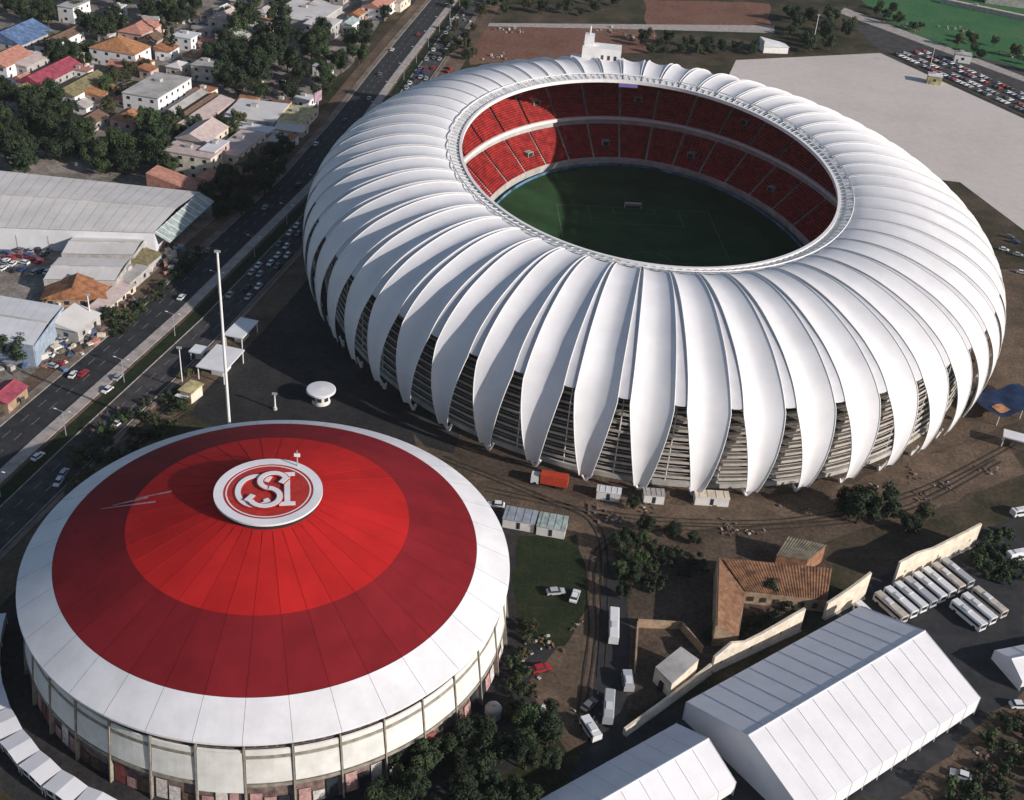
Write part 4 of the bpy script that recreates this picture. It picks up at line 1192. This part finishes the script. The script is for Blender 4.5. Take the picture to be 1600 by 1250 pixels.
# ------------------------------------------------------------------ trees
def tree_mesh(seed, h, rad, nclump, nleaf, leaf, tall=False):
    rr = random.Random(seed)
    tr = MB(); tr.tube((0, 0, -.3), (0, 0, h * .45), .035 * h, .018 * h, 7)
    cr = MB(); cen = []
    for i in range(nclump):
        a = rr.uniform(0, 6.283); q = math.sqrt(rr.random()); zz = rr.uniform(.32, .92)
        k = math.sin(math.pi * min(1, max(0.05, (zz - .18) / .85))) ** .6 if not tall else (1.05 - zz)
        c = Vector((math.cos(a) * q * rad * k, math.sin(a) * q * rad * k, zz * h)); cen.append((c, rr.uniform(.26, .44) * rad * (0.8 if tall else 1)))
    for c, r in cen[:7]:
        tr.tube((0, 0, h * rr.uniform(.25, .42)), c, .014 * h, .005 * h, 5)
    for c, r in cen:
        for j in range(nleaf):
            d = Vector((rr.gauss(0, 1), rr.gauss(0, 1), rr.gauss(0, .8))).normalized()
            p = c + d * r * rr.uniform(.55, 1.08)
            n = (d + Vector((rr.uniform(-.7, .7), rr.uniform(-.7, .7), rr.uniform(-.3, .9)))).normalized()
            u = n.orthogonal().normalized(); v = n.cross(u); a = rr.uniform(0, 6.28); u, v = u * math.cos(a) + v * math.sin(a), v * math.cos(a) - u * math.sin(a)
            s1, s2 = leaf * rr.uniform(.6, 1.25), leaf * rr.uniform(.4, .8)
            cr.add([p - u * s1, p - v * s2, p + u * s1, p + v * s2], [(0, 1, 2, 3)])
    return tr, cr


TREES = []
for i, (h, rad, nc, nl, lf, tall) in enumerate(((12, 5.4, 26, 130, .48, 0), (10, 5.0, 34, 90, .42, 0), (14, 5.4, 22, 150, .52, 0), (8.5, 4.9, 16, 150, .42, 0), (12.5, 4.4, 40, 80, .44, 0), (15, 2.0, 20, 100, .38, 1))):
    tr, cr = tree_mesh(100 + i, h, rad, nc, nl, lf, tall)
    mt = tr.mesh('trunk', M_bark)
    TREES.append((mt, [cr.mesh('crown', ml) for ml in M_leaf]))
BUSH = []
for i in range(3):
    tr, cr = tree_mesh(300 + i, 2.6, 2.2, 10, 50, .32); BUSH.append((tr.mesh('stem', M_bark), [cr.mesh('foliage', ml) for ml in M_leaf]))


def tree(p, kind, tone, sc, label, group, bush=False):
    lib = BUSH if bush else TREES
    t = thing('bush' if bush else 'tree', label, 'bush' if bush else 'tree', (p[0], p[1], 0), rnd.uniform(0, 6.28), group); t.scale = (sc * rnd.uniform(.9, 1.1), sc * rnd.uniform(.9, 1.1), sc * rnd.uniform(.85, 1.15))
    link('stem' if bush else 'trunk', lib[kind][0], t); link('foliage' if bush else 'crown', lib[kind][1][tone], t)
    return t


def grove(poly, n, label, group, tones=(0, 0, 1), mind=5.5, smin=.7, smax=1.1, bush=False, avoid=()):
    W = [g2(*q) for q in poly]; xs = [q[0] for q in W]; ys = [q[1] for q in W]; done = []; tries = 0
    while len(done) < n and tries < n * 60:
        tries += 1
        x, y = rnd.uniform(min(xs), max(xs)), rnd.uniform(min(ys), max(ys))
        if not inside(x, y, W) or any((x - a) ** 2 + (y - c) ** 2 < mind ** 2 for a, c in done): continue
        done.append((x, y)); tree((x, y), rnd.randrange(3 if bush else 5), rnd.choice(tones), rnd.uniform(smin, smax), label, group, bush)


grove([(0, 172), (60, 160), (130, 200), (262, 220), (268, 288), (200, 292), (-30, 272), (-40, 190)], 40, 'dark leafy tree in the dense wood behind the long warehouse', 'wood behind the warehouse', (0, 0, 0, 1), 7.5, .95, 1.4)
grove([(335, 110), (360, 60), (430, 35), (490, 75), (500, 140), (480, 165), (400, 158), (345, 145)], 28, 'dark tree of the rounded wood in the middle of the town', 'rounded wood in the town', (0, 0, 0, 1), 8.5, 1.0, 1.5)
grove([(490, 60), (560, 40), (605, 30), (590, 80), (540, 130), (500, 160)], 15, 'green tree between the rounded wood and the avenue', 'trees along the avenue at the top', (1, 1, 0), 7, .8, 1.2)
grove([(318, 310), (345, 290), (440, 250), (440, 290), (340, 365)], 12, 'dark tree at the corner between warehouse and avenue', 'trees at the warehouse corner', (0, 0, 1), 6, .7, 1.0)
grove([(-20, 8), (230, 5), (215, 24), (140, 18), (90, 44), (-20, 44)], 18, 'dark tree in the wood at the top left corner', 'wood at the top left corner', (0, 0, 1), 8, .9, 1.3)
grove([(132, 40), (195, 40), (195, 70), (132, 72)], 9, 'tree in the clump behind the wide orange roof', 'clump behind the orange roof', (0, 0), 6, .8, 1.2)
grove([(80, 90), (138, 84), (138, 112), (90, 108)], 8, 'tree in the dark clump left of the wide orange roof', 'clump left of the orange roof', (0, 0), 6, .7, 1.0)
grove([(160, 130), (240, 110), (200, 160), (180, 190), (150, 180)], 9, 'tree among the roofs below the wide orange roof', 'trees below the orange roof', (1, 0, 2), 6, .55, .85)
grove([(200, 200), (300, 190), (310, 215), (262, 225), (200, 215)], 10, 'tree on the upper edge of the warehouse wood beside the long low roofs', 'trees by the long low roofs', (0, 1, 2), 6, .55, .85)
grove([(205, 20), (330, 8), (330, 30), (270, 48), (205, 45)], 10, 'tree in the loose wood at the top of the town', 'loose wood at the top', (0, 0, 1), 8, .8, 1.1)
grove([(335, 20), (440, 0), (600, -2), (600, 8), (440, 14), (350, 34)], 8, 'tree along the top edge above the wide pale hall', 'trees at the top edge', (0, 1), 9, .8, 1.1)
grove([(340, 200), (380, 198), (372, 225), (350, 228)], 6, 'olive tree in the yard beside the concrete slab roof', 'trees by the slab roof', (2, 1), 5, .5, .8)
for (x, y) in ((262, 84), (272, 90), (255, 62)): tree(G(x, y), 5, 0, 1.1, 'tall narrow dark cypress above the white flat roofed block', 'cypresses in the town')
grove([(1210, 30), (1330, 30), (1335, 82), (1220, 84)], 15, 'blue green tree in the clump at the far end of the pale lot', 'clump at the far end of the pale lot', (0, 1), 7, .8, 1.1)
grove([(985, 66), (1190, 72), (1185, 88), (1120, 94), (1000, 84)], 18, 'low tree in the strip behind the stadium', 'strip behind the stadium', (0, 0, 1), 6, .45, .7)
grove([(690, 2), (990, 2), (990, 24), (700, 30)], 18, 'olive tree on the scrubland at the top middle', 'scrubland at the top', (2, 0, 1), 9, .5, .8)
grove([(700, 50), (745, 45), (740, 96), (690, 110)], 12, 'scrub tree left of the red earth field', 'scrub left of the red field', (2, 0), 6, .4, .65)
grove([(1420, 20), (1700, 120), (1700, 140), (1480, 78), (1400, 40)], 16, 'tree in the row between green field and far lot', 'row between green field and lot', (1, 0, 2), 8, .5, .8)
grove([(1340, -4), (1420, 30), (1400, 42), (1320, 4)], 6, 'tree at the near corner of the green field', 'trees at the green field corner', (1, 0), 8, .6, .8)
for (x, y, s_, k, lab) in ((1338, 818, .95, 0, 'big dark tree right below the stadium, the largest there'), (1362, 812, .9, 2, 'dark tree joined to the largest one below the stadium'), (1318, 800, .7, 1, 'smaller tree left of the largest one below the stadium'),
                           (1398, 806, .62, 3, 'round tree right of the largest one below the stadium'), (1440, 815, .6, 4, 'thin olive tree above the tallest cream wall'), (1420, 832, .55, 1, 'low tree just over the tallest cream wall'),
                           (985, 795, .5, 3, 'small round tree by the dirt path at the stadium foot'), (1050, 838, .5, 1, 'small dark tree above the courtyard building'), (1085, 848, .45, 3, 'small tree right above the courtyard building'),
                           (1200, 935, .5, 4, 'dark tree inside the terracotta courtyard'), (1225, 938, .45, 1, 'second tree inside the terracotta courtyard'), (1270, 945, .4, 3, 'little tree beside the gap in the cream walls'),
                           (22, 565, .9, 0, 'dark round tree at the left edge below the white store'), (165, 500, .5, 1, 'small tree by the avenue pavement near the white post')):
    tree(G(x, y), k, 0 if 'olive' not in lab else 2, s_, lab, None)
grove([(600, 1195), (700, 1180), (790, 1150), (860, 1130), (880, 1180), (850, 1270), (580, 1290)], 24, 'dark tree in the thicket below the round arena', 'thicket below the arena', (0, 0, 1), 4.5, .5, .75)
grove([(960, 838), (1010, 832), (1000, 900), (968, 950)], 14, 'dark tree in the narrow strip beside the bare courtyard', 'strip beside the courtyard', (0, 0, 1), 4, .35, .55)
grove([(1010, 860), (1100, 870), (1100, 900), (1000, 930)], 12, 'bush on the dark ground of the old courtyard', 'bushes in the old courtyard', (0, 0), 4, .8, 1.3, True)
grove([(1560, 1150), (1600, 1120), (1640, 1250), (1480, 1270)], 16, 'bush on the dirt bank at the bottom right', 'bushes on the dirt bank', (0, 1, 2), 4, .8, 1.6, True)
grove([(1520, 850), (1570, 830), (1590, 920), (1530, 900)], 12, 'bush beside the far end of the bus row', 'bushes by the bus row', (0, 1), 4, .9, 1.7, True)
grove([(1090, 990), (1240, 950), (1240, 960), (1100, 1010)], 8, 'bush behind the long cream wall', 'bushes behind the cream wall', (0, 1), 4, .8, 1.2, True)
grove([(100, 720), (300, 580), (280, 660), (130, 780)], 34, 'scrubby bush on the dirt between avenue and dome', 'bushes between avenue and dome', (2, 0, 1), 5, .6, 1.5, True)
grove([(800, 1020), (830, 980), (830, 1100), (800, 1130)], 10, 'dry bush at the right foot of the arena', 'bushes at the arena foot', (2, 2, 1), 3.5, .7, 1.2, True)
grove([(160, 520), (250, 440), (320, 385), (325, 395), (180, 530)], 20, 'bush along the pavement of the avenue', 'bushes along the avenue', (1, 0, 2), 4, .7, 1.3, True)

# ------------------------------------------------------------------ smaller houses, clutter, lamp posts
ROOFS = [('brown', M_brownroof), ('orange', M_orange), ('salmon', M_salmon), ('grey', M_greyroof), ('pale', M_paleroof), ('olive', M_olive), ('rust', MATS['rust_roof'])]
WALLS = [M_white, M_cream, M_greywall, M_pinkwall]
placed = [(o.location.x, o.location.y, 13) for o in list(COL.objects) if o.parent is None and o.get('category') in ('house', 'warehouse', 'kiosk')]
def fill_houses(poly, n, where, group):
    W = [g2(*q) for q in poly]; xs = [q[0] for q in W]; ys = [q[1] for q in W]; k = 0; tries = 0
    while k < n and tries < n * 80:
        tries += 1
        x, y = rnd.uniform(min(xs), max(xs)), rnd.uniform(min(ys), max(ys)); L, Wd = rnd.uniform(7, 15), rnd.uniform(6, 10)
        if not inside(x, y, W) or any((x - a) ** 2 + (y - c) ** 2 < (r_ * .55 + 7) ** 2 for a, c, r_ in placed): continue
        placed.append((x, y, max(L, Wd))); k += 1
        rn, rm = rnd.choice(ROOFS)
        o = house(0, 0, L, Wd, rnd.uniform(2.8, 5.5), rnd.choice(WALLS), rm, rnd.choice(['gable', 'gable', 'shed', 'hip', 'flat']), 'small %s roofed house %s' % (rn, where), group=group, rot=AVR + rnd.choice([0, math.pi / 2]) + rnd.uniform(-.08, .08))
        o.location = (x, y, 0)
fill_houses([(0, 70), (130, 40), (340, 20), (340, 150), (250, 190), (0, 160)], 26, 'among the roofs of the upper town', 'small houses of the upper town')
fill_houses([(330, 160), (480, 160), (440, 250), (330, 300), (262, 290), (300, 200)], 14, 'between the townhouses and the avenue', 'small houses near the townhouses')
fill_houses([(340, 0), (640, 0), (600, 30), (520, 70), (350, 70)], 14, 'on the top edge near the wide pale hall', 'small houses at the top edge')
fill_houses([(150, 420), (250, 400), (250, 440), (150, 530), (110, 520)], 7, 'in the workshop strip beside the avenue', 'small houses in the workshop strip')

def clutter(name, label, polys, n, smin, smax, mats, hmax=1.0, spread=5.0):
    b = MB()
    for poly, share in polys:
        W = [g2(*q) for q in poly]; xs = [q[0] for q in W]; ys = [q[1] for q in W]; k = 0; tr = 0
        while k < n * share and tr < n * 20:
            tr += 1
            if tr % 14 == 1: cxx, cyy = rnd.uniform(min(xs), max(xs)), rnd.uniform(min(ys), max(ys))
            x, y = cxx + rnd.gauss(0, spread), cyy + rnd.gauss(0, spread)
            if not inside(x, y, W): continue
            k += 1; sx, sy, sz = rnd.uniform(smin, smax), rnd.uniform(smin, smax), rnd.uniform(.2, hmax)
            b.k = rnd.randrange(len(mats)); b.box((x, y, .15 + sz / 2), (sx, sy, sz), rnd.uniform(0, 3.14))
    o = b.build(name, mats); o['kind'] = 'stuff'; o['label'] = label; o['category'] = 'clutter'; return o
CM = [M_cream, M_brown_wall, M_greyroof, M_brownroof, M_salmon, M_paleroof, M_blueroof, M_conc_d]
clutter('yard_clutter', 'scattered crates, sheets and junk in the yards of the town', [([(0, 60), (340, 20), (480, 160), (440, 270), (330, 300), (150, 170), (0, 160)], .5), ([(340, 0), (640, 0), (590, 40), (350, 80)], .15), ([(100, 440), (250, 380), (320, 380), (60, 620), (0, 660), (0, 560)], .35)], 560, .8, 3.0, CM, 2.2)
clutter('rubble', 'scattered rubble and building debris on the bare earth', [([(900, 785), (1280, 790), (1400, 740), (1290, 830), (960, 850)], .3), ([(810, 1010), (940, 960), (950, 1140), (830, 1120)], .2), ([(1420, 720), (1560, 690), (1560, 740), (1420, 800)], .15), ([(130, 660), (290, 590), (260, 690), (120, 790)], .25), ([(1480, 1180), (1600, 1090), (1600, 1250), (1440, 1250)], .1)], 360, .2, .9, [M_conc_d, M_brownroof, M_terra_d, M_brown_wall, M_conc, M_conc_d], .5, 1.6)
clutter('roadside_litter', 'scattered signs, barriers and rubbish behind the stadium', [([(700, 20), (1000, 10), (1200, 20), (1200, 95), (1000, 80), (700, 100)], .6), ([(1290, 20), (1600, 110), (1600, 60), (1400, 20)], .4)], 110, .5, 1.8, [M_greyroof, M_brownroof, M_pave, M_conc_d], 1.3)

lp_post = MB(); lp_post.tube((0, 0, 0), (0, 0, 9), .13, .08, 6); ME_LP = lp_post.mesh('post', M_grey_steel)
lp_arm = MB()
for sg in (-1, 1): lp_arm.tube((0, 0, 8.8), (0, sg * 2.2, 9.3), .06, n=5)
ME_LA = lp_arm.mesh('arm', M_grey_steel)
lp_head = MB()
for sg in (-1, 1): lp_head.box((0, sg * 2.4, 9.3), (.35, .9, .18))
ME_LH = lp_head.mesh('lamp_head', M_white)
for s_ in range(110, 700, 32):
    p, a = av_at(s_, 20.2)
    t = thing('street_lamp', 'double armed street lamp on the grass strip of the avenue', 'street lamp', (p.x, p.y, 0), a, 'street lamps along the avenue')
    link('post', ME_LP, t); link('arm', ME_LA, t); link('lamp_head', ME_LH, t)

M_track = mat('tyre_track', (0.040, 0.032, 0.026), .95, .4, .3)
def track(pts, off, wd=.5):
    P = [Vector(q) for q in spline([g2(*p) for p in pts], 8)]
    L, Q = [], []
    for i, p in enumerate(P):
        t = (P[min(i + 1, len(P) - 1)] - P[max(0, i - 1)]).normalized(); n = Vector((-t.y, t.x)); w_ = wd * (1 + .35 * math.sin(i * 1.7 + off))
        L.append(tuple(p + n * (off - w_ / 2))); Q.append(tuple(p + n * (off + w_ / 2)))
    z = LVL[0] + 0.03; b = MB(); b.grid([[(a[0], a[1], z), (c[0], c[1], z)] for a, c in zip(L, Q)]); structure(b.build('wheel_track', M_track))
for pts in ([(1590, 690), (1430, 770), (1250, 812), (1080, 815), (930, 800), (760, 765)], [(1560, 720), (1400, 800), (1180, 826), (1010, 828), (930, 870), (925, 1000), (905, 1130)], [(690, 715), (840, 775), (930, 820), (945, 930), (940, 1060)], [(300, 640), (220, 690), (130, 770), (60, 850)], [(280, 620), (190, 690), (100, 760)]):
    for o_ in (-.9, .9): track(pts, o_)

# ------------------------------------------------------------------ air
b = MB(); b.box((0, 900, 107), (3600, 2400, 218))
hz = b.build('haze', None); hz['kind'] = 'stuff'; hz.data.materials.clear()
hm = bpy.data.materials.new('haze_air'); hm.use_nodes = True; hn = hm.node_tree.nodes
hn.remove(hn['Principled BSDF']); pv = hn.new('ShaderNodeVolumePrincipled'); pv.inputs['Color'].default_value = (0.80, 0.84, 0.92, 1); pv.inputs['Density'].default_value = 0.00003; pv.inputs['Anisotropy'].default_value = 0.0
hm.node_tree.links.new(pv.outputs[0], hn['Material Output'].inputs['Volume']); hz.data.materials.append(hm)
